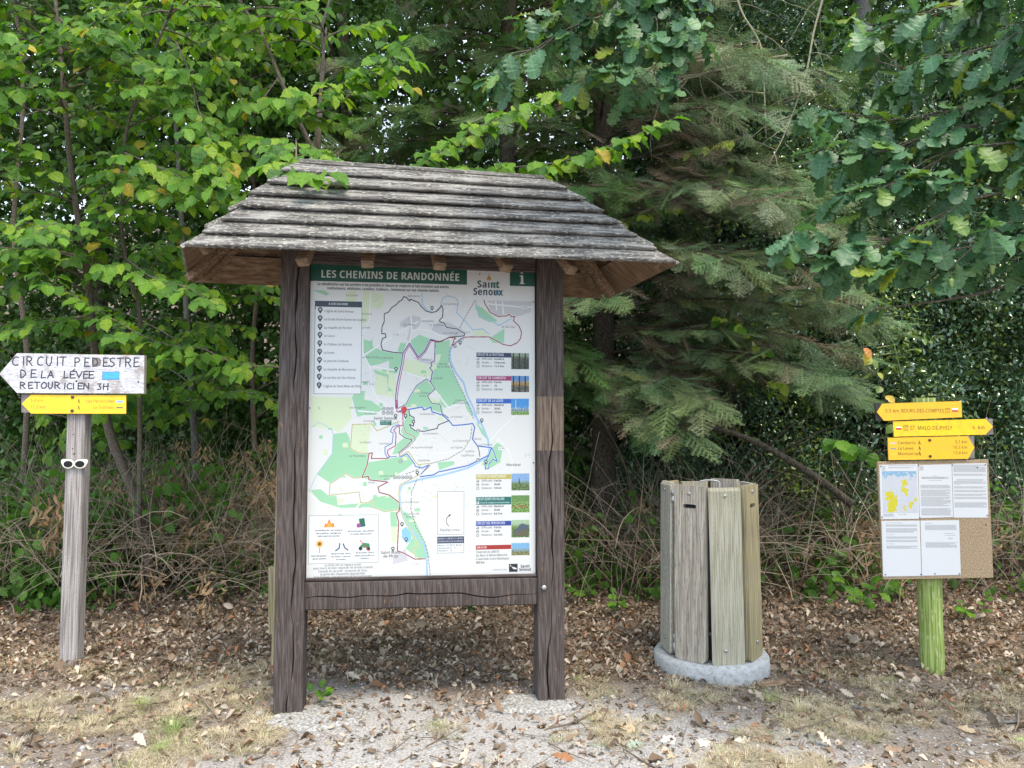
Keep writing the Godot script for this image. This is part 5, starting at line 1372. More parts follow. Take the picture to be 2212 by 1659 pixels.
func stroke_ring(im: Image, o: Vector2, r: float, c: Color, w := 1.8) -> void:
	var p := PackedVector2Array()
	for k in 17:
		p.append(o + Vector2(cos(TAU * k / 16), sin(TAU * k / 16)) * r)
	stroke(im, p, w, c)


func frame(im: Image, r: Rect2i, c: Color, w := 2) -> void:
	im.fill_rect(Rect2i(r.position, Vector2i(r.size.x, w)), c)
	im.fill_rect(Rect2i(r.position + Vector2i(0, r.size.y - w), Vector2i(r.size.x, w)), c)
	im.fill_rect(Rect2i(r.position, Vector2i(w, r.size.y)), c)
	im.fill_rect(Rect2i(r.position + Vector2i(r.size.x - w, 0), Vector2i(w, r.size.y)), c)


func blend_poly(im: Image, pts: PackedVector2Array, c: Color, share: float, under: Color) -> void:
	fill_poly(im, pts, under.lerp(c, share))


func map_print() -> Image:
	var im := Image.create(1080, 1440, false, Image.FORMAT_RGBA8)
	var paper := c8(238, 237, 233)
	im.fill(paper)
	var green := c8(168, 220, 178)
	var field := c8(226, 238, 200)
	var dark := c8(44, 58, 68)
	var ink := c8(84, 86, 92)
	for a in MAP_FIELDS:
		fill_poly(im, xy(a), field)
	for a in MAP_URBAN:
		fill_poly(im, xy(a), c8(212, 211, 213))
	for a in MAP_WOODS:
		fill_poly(im, xy(a), green)
	# small fields and copses along the hedges
	var r := RandomNumberGenerator.new()
	r.seed = 5
	for k in 46:
		var o := Vector2(r.randf_range(30, 620), r.randf_range(420, 1180))
		var w := r.randf_range(8, 26)
		var h := r.randf_range(8, 24)
		fill_poly(im, PackedVector2Array([o, o + Vector2(w, r.randf_range(-4, 4)), o + Vector2(w + 3, h), o + Vector2(r.randf_range(-4, 4), h)]), green if r.randf() < 0.55 else field)
	for a in MAP_ROADS:
		stroke(im, xy(a), 8.0, c8(222, 221, 219))
	for a in MAP_ROADS:
		stroke(im, xy(a), 5.5, c8(252, 252, 250))
	for k in 60:
		var o := Vector2(r.randf_range(20, 760), r.randf_range(120, 1150))
		stroke(im, PackedVector2Array([o, o + Vector2(r.randf_range(-60, 60), r.randf_range(-50, 50))]), 1.2, c8(196, 196, 192))
	for k in 150:
		im.fill_rect(Rect2i(int(r.randf_range(240, 760)), int(r.randf_range(300, 1150)), r.randi_range(2, 4), r.randi_range(2, 4)), c8(170, 168, 168))
	for a in MAP_RIVERS:
		stroke(im, xy(a[1]), a[0], c8(170, 205, 232))
	fill_poly(im, xy(MAP_LAKE), c8(150, 208, 236))
	for a in MAP_RAILS:
		var p := xy(a)
		stroke(im, p, 3.5, c8(110, 110, 110))
		for i in p.size() - 1:
			var n := maxi(1, int(p[i].distance_to(p[i + 1]) / 14.0))
			for k in n:
				stroke(im, PackedVector2Array([p[i].lerp(p[i + 1], (k + 0.1) / n), p[i].lerp(p[i + 1], (k + 0.5) / n)]), 2.2, c8(240, 240, 236))
	for a in MAP_LINES:
		stroke(im, xy(a[4]), a[3] + 3.0, c8(240, 240, 240))
	for a in MAP_LINES:
		stroke(im, xy(a[4]), a[3] * 0.9, c8(a[0], a[1], a[2]))
	for a in MAP_NAMES:
		write(im, a[0], a[1], a[2] + 2, a[3], c8(112, 112, 116), a[2] > 13)
	for q in [[389, 315, "D 48"], [275, 547, "D 84"], [1010, 172, "D 48"], [900, 845, "D 84"], [1026, 880, "D 77"], [492, 1372, "D 42"]]:
		im.fill_rect(Rect2i(q[0] - 2, q[1], 36, 18), c8(248, 248, 246))
		frame(im, Rect2i(q[0] - 2, q[1], 36, 18), c8(190, 190, 190), 1)
		write(im, q[0] + 3, q[1] + 14, 13, q[2], c8(110, 110, 110))
	for q in [[575, 200], [712, 362], [405, 490], [440, 1205], [460, 1275], [398, 1316], [510, 970], [839, 922], [405, 708], [452, 708], [490, 735], [818, 728]]:
		pin(im, q[0], q[1], 8, dark)
	pin(im, 445, 684, 14, c8(214, 66, 62))
	disc(im, Vector2(445, 671), 8.5, c8(214, 66, 62))
	for q in [[348, 669], [368, 669], [386, 669], [348, 688], [368, 688], [386, 688], [404, 985], [422, 985], [441, 985], [459, 985], [477, 985], [686, 374], [430, 912], [800, 906], [512, 770]]:
		disc(im, Vector2(q[0], q[1]), 8.5, c8(58, 64, 70))
		disc(im, Vector2(q[0], q[1]), 6.3, c8(244, 244, 242))
		im.fill_rect(Rect2i(q[0] - 3, q[1] - 2, 7, 4), c8(58, 64, 70))
	im.fill_rect(Rect2i(332, 722, 54, 22), c8(46, 112, 98))
	write(im, 335, 732, 9, "BASE-LÉGÈRE", c8(235, 240, 238), true, 0, false, 0.8)
	write(im, 335, 741, 9, "aire de jeux", c8(235, 240, 238), false, 0, false, 0.8)
	# heading
	im.fill_rect(Rect2i(0, 0, 1080, 80), c8(32, 92, 76))
	write(im, 46, 64, 49, "LES CHEMINS DE RANDONNÉE", c8(240, 240, 236), true, 0, false, 0.94)
	im.fill_rect(Rect2i(0, 80, 744, 42), c8(240, 239, 235))
	write(im, 346, 100, 17, "La cohabitation sur les sentiers n'est possible si chacun se respecte et fait attention aux autres,", c8(52, 60, 62), true, 1, false, 0.8)
	write(im, 346, 119, 17, "randonneurs, vététistes, cavaliers, traileurs... bienvenue sur nos chemins balisés.", c8(52, 60, 62), true, 1, false, 0.8)
	im.fill_rect(Rect2i(744, 0, 211, 148), c8(241, 240, 238))
	write(im, 849, 93, 46, "Saınt", dark, true, 1)
	write(im, 849, 129, 46, "Senoux", dark, true, 1, false, 0.92)
	write(im, 884, 93, 46, "n", c8(70, 150, 140), true, 1)
	write(im, 893, 129, 46, "u", c8(120, 170, 190), true, 1, false, 0.92)
	disc(im, Vector2(852, 50), 10, c8(206, 158, 60))
	fill_poly(im, PackedVector2Array([Vector2(845, 44), Vector2(859, 44), Vector2(852, 30)]), c8(206, 158, 60))
	im.fill_rect(Rect2i(851, 24, 3, 10), c8(206, 158, 60))
	fill_poly(im, PackedVector2Array([Vector2(846, 62), Vector2(858, 62), Vector2(852, 50)]), c8(244, 240, 226))
	write(im, 1016, 70, 78, "i", c8(244, 244, 240), true, 1, true)
	# list of sights
	im.fill_rect(Rect2i(22, 172, 218, 430), c8(246, 246, 244))
	frame(im, Rect2i(22, 172, 220, 430), c8(100, 112, 120), 2)
	im.fill_rect(Rect2i(22, 172, 220, 27), c8(50, 66, 80))
	write(im, 131, 191, 14, "À DÉCOUVRIR", c8(244, 244, 244), true, 1)
	var sights := ["L'église de Saint-Senoux", "La Grotte Notre-Dame-de-Lourdes", "La chapelle de Perchot", "Le Canut", "Le Château du Boschet", "La Levée", "Le pont de Cambrée", "La chapelle de Montserrat", "La carrière du Clos Pointu", "L'église de Saint-Malo-de-Phily"]
	for k in 10:
		var y := 222 + int(k * 38.6)
		pin(im, 47, y, 11, dark)
		write(im, 47, y - 5, 11, str(k + 1), dark, true, 1)
		write(im, 66, y + 3, 14, sights[k], ink, false, 0, false, 0.92)
	# circuits
	circuit(im, 402, c8(38, 50, 84), "CIRCUIT DE LA TROTTINAIS", "modéré", "3 heures", "11,5 km")
	circuit(im, 512, c8(168, 58, 110), "CIRCUIT DE CAMBERTU", "Facile", "1h", "3,8 km")
	circuit(im, 620, c8(44, 102, 196), "CIRCUIT DE LA LEVÉE", "Modéré", "2h30", "10 km")
	circuit(im, 975, c8(196, 184, 96), "CIRCUIT DE MONTSERRAT", "Facile", "3h30", "14 km")
	circuit(im, 1080, c8(40, 112, 104), "CIRCUIT LÉZARTS DES VALLONS", "Modéré", "2h30", "8,6 km", 36)
	circuit(im, 1192, c8(56, 76, 160), "CIRCUIT DES PERVENCHES", "Facile", "1h40", "5,4 km")
	im.fill_rect(Rect2i(791, 1303, 171, 20), c8(176, 56, 52))
	write(im, 794, 1319, 15, "GR®39", c8(244, 240, 238), true)
	for k in 4:
		write(im, 792, 1340 + k * 16, 14, ["Traversée du GR®39 :", "Du Mont St Michel (Manche)", "à Guérande (Loire-Atlantique)", "350 km"][k], c8(70, 74, 80), k == 3, 0, false, 0.86)
	thumb(im, Rect2i(962, 402, 88, 77), c8(150, 168, 150), c8(74, 88, 60), c8(66, 72, 58), 0.2, 5)
	thumb(im, Rect2i(962, 511, 88, 77), c8(96, 150, 206), c8(196, 150, 70), c8(96, 96, 84), 0.35, 5)
	thumb(im, Rect2i(961, 619, 88, 77), c8(72, 156, 226), c8(150, 176, 196), c8(130, 176, 70), 0.55, 1)
	thumb(im, Rect2i(963, 972, 88, 79), c8(142, 180, 226), c8(110, 140, 80), c8(96, 124, 66), 0.5, 2)
	thumb(im, Rect2i(963, 1074, 88, 80), c8(108, 150, 80), c8(128, 166, 86), c8(120, 172, 76), 0.4, 4)
	thumb(im, Rect2i(963, 1189, 88, 81), c8(176, 204, 168), c8(110, 140, 70), c8(96, 130, 60), 0.3, 3)
	thumb(im, Rect2i(963, 1296, 88, 57), c8(132, 186, 228), c8(140, 170, 176), c8(142, 138, 80), 0.45, 0)
	# the box that carried a code, and the numbers to call
	im.fill_rect(Rect2i(606, 1052, 128, 199), c8(246, 247, 247))
	frame(im, Rect2i(606, 1052, 128, 199), c8(130, 134, 140), 2)
	stroke(im, PackedVector2Array([Vector2(661, 1212), Vector2(651, 1200), Vector2(648, 1188), Vector2(652, 1174), Vector2(664, 1162)]), 3.0, dark)
	fill_poly(im, PackedVector2Array([Vector2(658, 1161), Vector2(670, 1156), Vector2(667, 1169)]), dark)
	write(im, 670, 1237, 18, "Flashez-moi !", c8(70, 74, 80), false, 1)
	im.fill_rect(Rect2i(606, 1260, 128, 76), c8(246, 247, 247))
	frame(im, Rect2i(606, 1260, 128, 76), c8(130, 134, 140), 2)
	im.fill_rect(Rect2i(606, 1260, 128, 31), c8(38, 50, 84))
	write(im, 670, 1273, 10, "NUMÉROS D'URGENCES OU BESOIN", c8(240, 240, 240), true, 1, false, 0.72)
	write(im, 670, 1286, 10, "D'INTERVENTION SUR LES SENTIERS", c8(240, 240, 240), true, 1, false, 0.72)
	for k in 3:
		write(im, 611, 1305 + k * 12, 11, ["Mairie : 02 99 57 86 05", "Gendarmerie : 17", "Pompiers : 18"][k], c8(70, 74, 80))
	# rules
	im.fill_rect(Rect2i(9, 1154, 322, 217), c8(246, 248, 247))
	frame(im, Rect2i(9, 1154, 322, 217), c8(140, 150, 150), 2)
	fill_poly(im, xy([78, 1208, 84, 1188, 92, 1194, 102, 1168, 112, 1192, 122, 1186, 128, 1208]), c8(240, 150, 60))
	fill_poly(im, xy([90, 1206, 96, 1196, 103, 1184, 110, 1196, 116, 1206]), c8(248, 186, 90))
	fill_poly(im, xy([238, 1172, 264, 1168, 270, 1206, 246, 1210]), c8(46, 112, 92))
	disc(im, Vector2(238, 1202), 10, c8(170, 80, 160))
	for k in 14:
		var d := Vector2(cos(TAU * k / 14), sin(TAU * k / 14))
		stroke(im, PackedVector2Array([Vector2(60, 1282) + d * 8, Vector2(60, 1282) + d * 17]), 4.0, c8(244, 186, 60))
	disc(im, Vector2(60, 1282), 8, c8(150, 90, 50))
	stroke(im, PackedVector2Array([Vector2(60, 1300), Vector2(59, 1322)]), 3.0, c8(70, 140, 170))
	stroke(im, PackedVector2Array([Vector2(152, 1282), Vector2(150, 1302), Vector2(134, 1314)]), 6.0, c8(70, 90, 130))
	stroke(im, PackedVector2Array([Vector2(168, 1284), Vector2(176, 1302), Vector2(190, 1312)]), 6.0, c8(70, 90, 130))
	disc(im, Vector2(248, 1306), 9, c8(50, 54, 58))
	disc(im, Vector2(284, 1308), 9, c8(50, 54, 58))
	fill_poly(im, xy([244, 1296, 262, 1280, 288, 1284, 292, 1298, 266, 1304]), c8(60, 150, 110))
	stroke(im, PackedVector2Array([Vector2(246, 1270), Vector2(288, 1318)]), 4.0, c8(206, 70, 50))
	for q in [[102, 1226, "Les bétisières de l'eau l'amusent"], [102, 1239, "mal en général... protégez nos"], [102, 1252, "forêts contre les incendies"], [250, 1232, "Ne me jetez pas... aucun déchet"], [250, 1245, "n'a sa place dans la nature"], [62, 1340, "Laisse moi pousser..."], [62, 1353, "pas de cueillette"], [160, 1332, "Chacun sa route, chacun"], [160, 1345, "son chemin... restez sur"], [160, 1358, "les sentiers"], [270, 1330, "Pas de moteur, juste la"], [270, 1343, "nature, pour profiter de"], [270, 1356, "l'aventure !"]]:
		write(im, q[0], q[1], 11, q[2], c8(80, 84, 88), true, 1, false, 0.72)
	for q in [[170, 1384, 15, "La forêt est un espace privé,"], [170, 1397, 14, "aussi merci de bien respecter les sentiers balisés"], [170, 1411, 14, "Conseils de sécurité : j'emporte de l'eau,"], [170, 1424, 14, "je porte des chaussures appropriées"], [170, 1437, 14, "et je préviens une personne de mon entourage"]]:
		write(im, q[0], q[1], q[2], q[3], c8(84, 88, 92), false, 1, false, 0.9)
	write(im, 942, 1422, 11, "Cofinancé par", c8(120, 122, 126), false, 2)
	im.fill_rect(Rect2i(951, 1392, 42, 37), c8(44, 48, 52))
	fill_poly(im, xy([962, 1404, 986, 1410, 990, 1418, 972, 1416]), c8(240, 240, 240))
	disc(im, Vector2(959, 1400), 3, c8(240, 240, 240))
	write(im, 1031, 1412, 19, "Saınt", dark, true, 1)
	write(im, 1031, 1427, 19, "Senoux", dark, true, 1, false, 0.9)
	return im


func walker(im: Image, x: float, y: float, h: float, c: Color) -> void:
	var s := h / 10.0
	disc(im, Vector2(x, y - 9 * s), 1.3 * s, c)
	for a in [[0, -7.5, -0.6, -4], [-0.6, -4, -2, 0], [-0.6, -4, 1.4, -2], [1.4, -2, 1.8, 0], [0, -7, 2, -5.2], [0, -7, -1.8, -5], [2.4, -6, 3.0, 0]]:
		stroke(im, PackedVector2Array([Vector2(x + a[0] * s, y + a[1] * s), Vector2(x + a[2] * s, y + a[3] * s)]), 1.2 * s, c)


func yellow_print(w: int, h: int, tone: Color, s: int) -> Image:
	var im := Image.create(w, h, false, Image.FORMAT_RGBA8)
	var n := noise_of(0.012, 4, FastNoiseLite.TYPE_SIMPLEX_SMOOTH, s).get_image(w, h)
	var sp := noise_of(0.11, 2, FastNoiseLite.TYPE_SIMPLEX, s + 3).get_image(w, h)
	for y in h:
		for x in w:
			var v := n.get_pixel(x, y).r
			var c := tone.lerp(c8(232, 182, 60), clampf(v * 1.5 - 0.6, 0.0, 0.5))
			if sp.get_pixel(x, y).r > 0.86:
				c = c.darkened(0.12)
			im.set_pixel(x, y, c)
	return im


# Hand-cut capitals as strokes on a 0..1 square.
const STROKES := {"C": [[0.95, 0.12, 0.6, 0.02, 0.2, 0.2, 0.05, 0.55, 0.2, 0.88, 0.55, 1, 0.92, 0.9]], "I": [[0.3, 0, 0.3, 1]], "R": [[0.12, 1, 0.1, 0, 0.6, 0.02, 0.85, 0.22, 0.65, 0.48, 0.14, 0.52], [0.4, 0.5, 0.95, 1]], "U": [[0.1, 0, 0.08, 0.7, 0.3, 0.98, 0.62, 0.98, 0.85, 0.7, 0.88, 0]], "T": [[0, 0.04, 1, 0], [0.5, 0.02, 0.48, 1]], "P": [[0.12, 1, 0.1, 0, 0.65, 0.02, 0.9, 0.25, 0.65, 0.5, 0.14, 0.52]], "E": [[0.85, 0.02, 0.12, 0, 0.1, 1, 0.9, 0.98], [0.1, 0.5, 0.7, 0.48]], "D": [[0.1, 0, 0.12, 1, 0.55, 0.95, 0.92, 0.6, 0.75, 0.2, 0.4, 0.02, 0.1, 0]], "S": [[0.88, 0.1, 0.5, 0, 0.15, 0.15, 0.25, 0.42, 0.75, 0.58, 0.85, 0.82, 0.5, 1, 0.08, 0.92]], "L": [[0.2, 0, 0.1, 1, 0.8, 0.97]], "A": [[0.02, 1, 0.5, 0, 0.95, 1], [0.2, 0.65, 0.78, 0.65]], "V": [[0, 0, 0.45, 1, 0.95, 0]], "O": [[0.5, 0, 0.15, 0.18, 0.03, 0.55, 0.25, 0.95, 0.6, 0.98, 0.92, 0.65, 0.85, 0.2, 0.5, 0]], "N": [[0.05, 1, 0.08, 0, 0.85, 1, 0.9, 0]], "3": [[0.1, 0.05, 0.8, 0, 0.4, 0.42, 0.85, 0.62, 0.7, 0.95, 0.1, 0.95]], "H": [[0.08, 0, 0.05, 1], [0.9, 0, 0.88, 1], [0.06, 0.5, 0.9, 0.48]]}


# Albedo and height of the hand-cut arrow board: [picture, height].
func arrow_print(w: int, h: int) -> Array:
	var im := Image.create(w, h, false, Image.FORMAT_RGBA8)
	var a := noise_of(0.03, 5, FastNoiseLite.TYPE_SIMPLEX_SMOOTH, 21).get_image(w / 12, h)
	a.resize(w, h, Image.INTERPOLATE_BILINEAR)
	var b := noise_of(0.2, 3, FastNoiseLite.TYPE_SIMPLEX_SMOOTH, 22).get_image(w / 8, h)
	b.resize(w, h, Image.INTERPOLATE_BILINEAR)
	var d := noise_of(0.006, 3, FastNoiseLite.TYPE_SIMPLEX_SMOOTH, 23).get_image(w, h)
	var bump := Image.create(w, h, false, Image.FORMAT_RGBA8)
	for y in h:
		for x in w:
			var g := a.get_pixel(x, y).r
			var f := b.get_pixel(x, y).r
			var k := d.get_pixel(x, y).r
			var c := c8(186, 184, 190).lerp(c8(218, 217, 222), g)
			c = c.lerp(c8(150, 138, 132), clampf((k - 0.55) * 2.2, 0.0, 0.65))
			if f > 0.64:
				c = c.lerp(c8(120, 114, 114), clampf((f - 0.64) * 5.0, 0.0, 0.6))
			im.set_pixel(x, y, c)
			var t := 0.62 + 0.3 * (g - 0.5) - (0.5 * clampf((f - 0.6) * 3.0, 0.0, 1.0))
			bump.set_pixel(x, y, Color(t, t, t))
	var kx := w / 1895.0
	var ky := h / 525.0
	var ink := c8(66, 70, 82)
	# knot and blue blaze, in units of a 1895 x 525 drawing of the board
	disc(im, Vector2(1265 * kx, 115 * ky), 62 * ky, c8(138, 128, 124))
	stroke_ring(im, Vector2(1265 * kx, 115 * ky), 46 * ky, c8(112, 104, 102), 6.0)
	im.fill_rect(Rect2i(int(1345 * kx), int(240 * ky), int(225 * kx), int(105 * ky)), c8(84, 168, 222))
	frame(im, Rect2i(int(1345 * kx), int(240 * ky), int(225 * kx), int(105 * ky)), c8(50, 96, 150), 3)
	for q in [[1818, 370], [1010, 360], [965, 225]]:
		disc(im, Vector2(q[0] * kx, q[1] * ky), 7.0, c8(70, 66, 70))
	var words := [["CIRCUIT", [165, 290, 350, 490, 605, 728, 785], 48, 112, 84], ["PEDESTRE", [972, 1100, 1205, 1345, 1425, 1530, 1635, 1745], 62, 112, 84], ["DE", [275, 412], 218, 96, 84], ["LA", [545, 632], 234, 86, 78], ["LEVEE", [838, 922, 1005, 1092, 1165], 236, 86, 78], ["RETOUR", [280, 385, 465, 555, 640, 728], 376, 82, 72], ["ICI", [840, 885, 955], 388, 76, 72], ["EN", [1030, 1105], 388, 76, 76], ["3H", [1278, 1362], 394, 76, 66]]
	for wd in words:
		for i in wd[0].length():
			for path in STROKES[wd[0][i]]:
				var p := PackedVector2Array()
				for j in range(0, path.size(), 2):
					p.append(Vector2((wd[1][i] + path[j] * wd[4] + rf(-3, 3)) * kx, (wd[2] + path[j + 1] * wd[3] + rf(-3, 3)) * ky))
				stroke(im, p, 15 * ky, ink)
				stroke(bump, p, 15 * ky, Color(0.05, 0.05, 0.05))
	stroke(im, PackedVector2Array([Vector2(965, 228) * Vector2(kx, ky), Vector2(985, 205) * Vector2(kx, ky)]), 8.0, ink)
	return [im, bump]


# An A4 sheet of small print: rows of [top, bottom, left, right] text blocks in shares of the sheet.
func sheet_print(blocks: Array, s: int, with_map := false) -> Image:
	var w := 256
	var h := 362
	var im := Image.create(w, h, false, Image.FORMAT_RGBA8)
	im.fill(c8(240, 241, 243))
	var r := RandomNumberGenerator.new()
	r.seed = s
	if with_map:
		var n := noise_of(0.03, 4, FastNoiseLite.TYPE_SIMPLEX, 9)
		var cell := noise_of(0.12, 1, FastNoiseLite.TYPE_CELLULAR, 4)
		cell.cellular_return_type = FastNoiseLite.RETURN_DISTANCE2_SUB
		var blobs := [[0.32, 0.78, 0.13], [0.25, 0.62, 0.11], [0.36, 0.7, 0.1], [0.28, 0.9, 0.08], [0.62, 0.36, 0.07], [0.64, 0.5, 0.07], [0.66, 0.56, 0.05], [0.78, 0.78, 0.06], [0.92, 0.66, 0.04], [0.62, 0.86, 0.035]]
		for y in range(48, 318):
			for x in range(18, 244):
				var v := n.get_noise_2d(x, y)
				var c := c8(226, 229, 236)
				if y < 74 + v * 40:
					c = c8(150, 194, 226)
				elif cell.get_noise_2d(x, y) < -0.93:
					c = c8(186, 188, 200)
				for b in blobs:
					if Vector2(x / 256.0, y / 340.0).distance_to(Vector2(b[0], b[1])) < b[2] + v * 0.06:
						c = c8(238, 226, 60) if cell.get_noise_2d(x, y) > -0.93 else c8(190, 176, 50)
				im.set_pixel(x, y, c)
		frame(im, Rect2i(16, 46, 230, 274), c8(150, 152, 158), 1)
	for b in blocks:
		var y: int = b[0]
		while y < b[1]:
			var x: int = b[2]
			var stop: int = b[3] - (r.randi_range(0, 60) if r.randf() < 0.25 else 0)
			while x < stop:
				var l := r.randi_range(4, 13)
				im.fill_rect(Rect2i(x, y, mini(l, stop - x), 2), c8(120, 122, 128) if b.size() < 5 else c8(60, 62, 70))
				x += l + 2
			y += 5
	return im

# ---------------------------------------------------------------- helpers
func rf(a: float, b: float) -> float:
	return rng.randf_range(a, b)


func numbered(called: String) -> String:
	if not taken.has(called):
		taken[called] = 0
		return called
	taken[called] += 1
	return "%s_%03d" % [called, taken[called]]


func tag(o: Node, label := "", category := "", group := "", kind := "") -> Node:
	if label:
		o.set_meta("label", label)
	if category:
		o.set_meta("category", category)
	if group:
		o.set_meta("group", group)
	if kind:
		o.set_meta("kind", kind)
	return o


func thing(called: String, label: String, category: String, at := Vector3.ZERO, turn := 0.0, group := "") -> Node3D:
	var o := Node3D.new()
	o.name = numbered(called)
	add_child(o)
	o.position = at
	o.rotation.y = turn
	tag(o, label, category, group)
	return o


func part(parent: Node, called: String, mesh: Mesh, mat: Material, at := Transform3D()) -> MeshInstance3D:
	var o := MeshInstance3D.new()
	o.name = called if parent != self else numbered(called)
	o.mesh = mesh
	if mat:
		o.material_override = mat
	parent.add_child(o, true)
	o.transform = at
	return o


func many(parent: Node, called: String, mesh: Mesh, mat: Material, spots: Array, tints := PackedColorArray()) -> MultiMeshInstance3D:
	var mm := MultiMesh.new()
	mm.transform_format = MultiMesh.TRANSFORM_3D
	mm.use_colors = tints.size() > 0
	mm.mesh = mesh
	mm.instance_count = spots.size()
	for i in spots.size():
		mm.set_instance_transform(i, spots[i])
		if tints.size():
			mm.set_instance_color(i, tints[i])
	var o := MultiMeshInstance3D.new()
	o.name = called if parent != self else numbered(called)
	o.multimesh = mm
	o.material_override = mat
	o.set_meta("kind", "stuff")
	parent.add_child(o, true)
	return o


func tri(st: SurfaceTool, a: Vector3, b: Vector3, c: Vector3) -> void:
	st.add_vertex(a)
	st.add_vertex(b)
	st.add_vertex(c)


func begin(smooth := false) -> SurfaceTool:
	var st := SurfaceTool.new()
	st.begin(Mesh.PRIMITIVE_TRIANGLES)
	st.set_smooth_group(0 if smooth else -1)
	return st


# Closed solid through rings of points; every ring runs the same way round. Flat faces.
func loft(rings: Array) -> ArrayMesh:
	var st := begin()
	add_loft(st, rings)
	st.generate_normals()
	return st.commit()


func add_loft(st: SurfaceTool, rings: Array) -> void:
	var n: int = rings[0].size()
	var mid := Vector3.ZERO
	for p in rings[0]:
		mid += p / n
	var mid2 := Vector3.ZERO
	for p in rings[-1]:
		mid2 += p / n
	var turn := 0.0
	for i in n:
		turn += (rings[0][i] - mid).cross(rings[0][(i + 1) % n] - mid).dot(mid2 - mid)
	var flip := turn > 0.0
	for k in rings.size() - 1:
		for i in n:
			var j := (i + 1) % n
			var a: Vector3 = rings[k][i]
			var b: Vector3 = rings[k][j]
			var c: Vector3 = rings[k + 1][j]
			var d: Vector3 = rings[k + 1][i]
			if flip:
				tri(st, a, c, b)
				tri(st, a, d, c)
			else:
				tri(st, a, b, c)
				tri(st, a, c, d)
	cap(st, rings[0], not flip)
	cap(st, rings[-1], flip)


# The same solid with the sides listed in under drawn in a second material.
func loft_two(rings: Array, under: Array, skin: Material, below: Material) -> ArrayMesh:
	var m: ArrayMesh = null
	var n: int = rings[0].size()
	for which in 2:
		var st := begin()
		for k in rings.size() - 1:
			for i in n:
				if (i in under) != (which == 1):
					continue
				var j := (i + 1) % n
				tri(st, rings[k][i], rings[k][j], rings[k + 1][j])
				tri(st, rings[k][i], rings[k + 1][j], rings[k + 1][i])
		if which == 0:
			cap(st, rings[0], true)
			cap(st, rings[-1], false)
		st.generate_normals()
		st.set_material(skin if which == 0 else below)
		m = st.commit(m) if m else st.commit()
	return m


func cap(st: SurfaceTool, ring: Array, flip: bool) -> void:
	var n := ring.size()
	var o := Vector3.ZERO
	for p in ring:
		o += p / n
	var e1: Vector3 = (ring[0] - o).normalized()
	var nn := Vector3.ZERO
	for i in n:
		nn += (ring[i] - o).cross(ring[(i + 1) % n] - o)
	if nn.length() < 1e-12:
		return
	nn = nn.normalized()
	var e2 := nn.cross(e1)
	var flat := PackedVector2Array()
	for p in ring:
		flat.append(Vector2((p - o).dot(e1), (p - o).dot(e2)))
	var idx := Geometry2D.triangulate_polygon(flat)
	for t in range(0, idx.size(), 3):
		var a: Vector3 = ring[idx[t]]
		var b: Vector3 = ring[idx[t + 1]]
		var c: Vector3 = ring[idx[t + 2]]
		var up := (b - a).cross(c - a).dot(nn) > 0.0
		if up == flip:
			tri(st, a, b, c)
		else:
			tri(st, a, c, b)


# A box with chamfered edges.
func block(size: Vector3, bevel := 0.004) -> ArrayMesh:
	var st := begin()
	add_block(st, size, bevel, Transform3D())
	st.generate_normals()
	return st.commit()


func add_block(st: SurfaceTool, size: Vector3, bevel: float, at: Transform3D) -> void:
	var h := size / 2.0
	var rings := []
	for q in [[-h.y, h.x - bevel, h.z - bevel], [-h.y + bevel, h.x, h.z], [h.y - bevel, h.x, h.z], [h.y, h.x - bevel, h.z - bevel]]:
		var r := []
		var x: float = q[1]
		var z: float = q[2]
		for c in [[-x, -z + bevel], [-x + bevel, -z], [x - bevel, -z], [x, -z + bevel], [x, z - bevel], [x - bevel, z], [-x + bevel, z], [-x, z - bevel]]:
			r.append(at * Vector3(c[0], q[0], c[1]))
		rings.append(r)
	add_loft(st, rings)


# Round tube through points with a radius at each.
func add_tube(st: SurfaceTool, pts: Array, radii: Array, sides := 6) -> void:
	var rings := []
	var side := Vector3.RIGHT
	for i in pts.size():
		var dir: Vector3 = (pts[min(i + 1, pts.size() - 1)] - pts[max(i - 1, 0)]).normalized()
		if i == 0:
			side = dir.cross(Vector3(0.31, 0.2, 0.93)).normalized()
		side = (side - dir * side.dot(dir)).normalized()
		var other := dir.cross(side)
		var ring := []
		for k in sides:
			var a := TAU * k / sides
			ring.append(pts[i] + (side * cos(a) + other * sin(a)) * radii[i])
		rings.append(ring)
	var n := sides
	for k in rings.size() - 1:
		for i in n:
			var j := (i + 1) % n
			tri(st, rings[k][i], rings[k + 1][j], rings[k][j])
			tri(st, rings[k][i], rings[k + 1][i], rings[k + 1][j])
	for i in range(1, n - 1):
		tri(st, rings[0][0], rings[0][i], rings[0][i + 1])
		tri(st, rings[-1][0], rings[-1][i + 1], rings[-1][i])


func tube(pts: Array, radii: Array, sides := 7) -> ArrayMesh:
	var st := begin(true)
	add_tube(st, pts, radii, sides)
	st.generate_normals()
	return st.commit()


# Smooth curve through given points.
func curve(pts: Array, step := 0.06) -> Array:
	var c := Curve3D.new()
	for i in pts.size():
		var t: Vector3 = (pts[min(i + 1, pts.size() - 1)] - pts[max(i - 1, 0)]) / 6.0
		c.add_point(pts[i], -t, t)
	var n: int = max(2, int(c.get_baked_length() / step) + 1)
	var out := []
	for i in n:
		out.append(c.sample_baked(c.get_baked_length() * i / (n - 1.0), true))
	return out


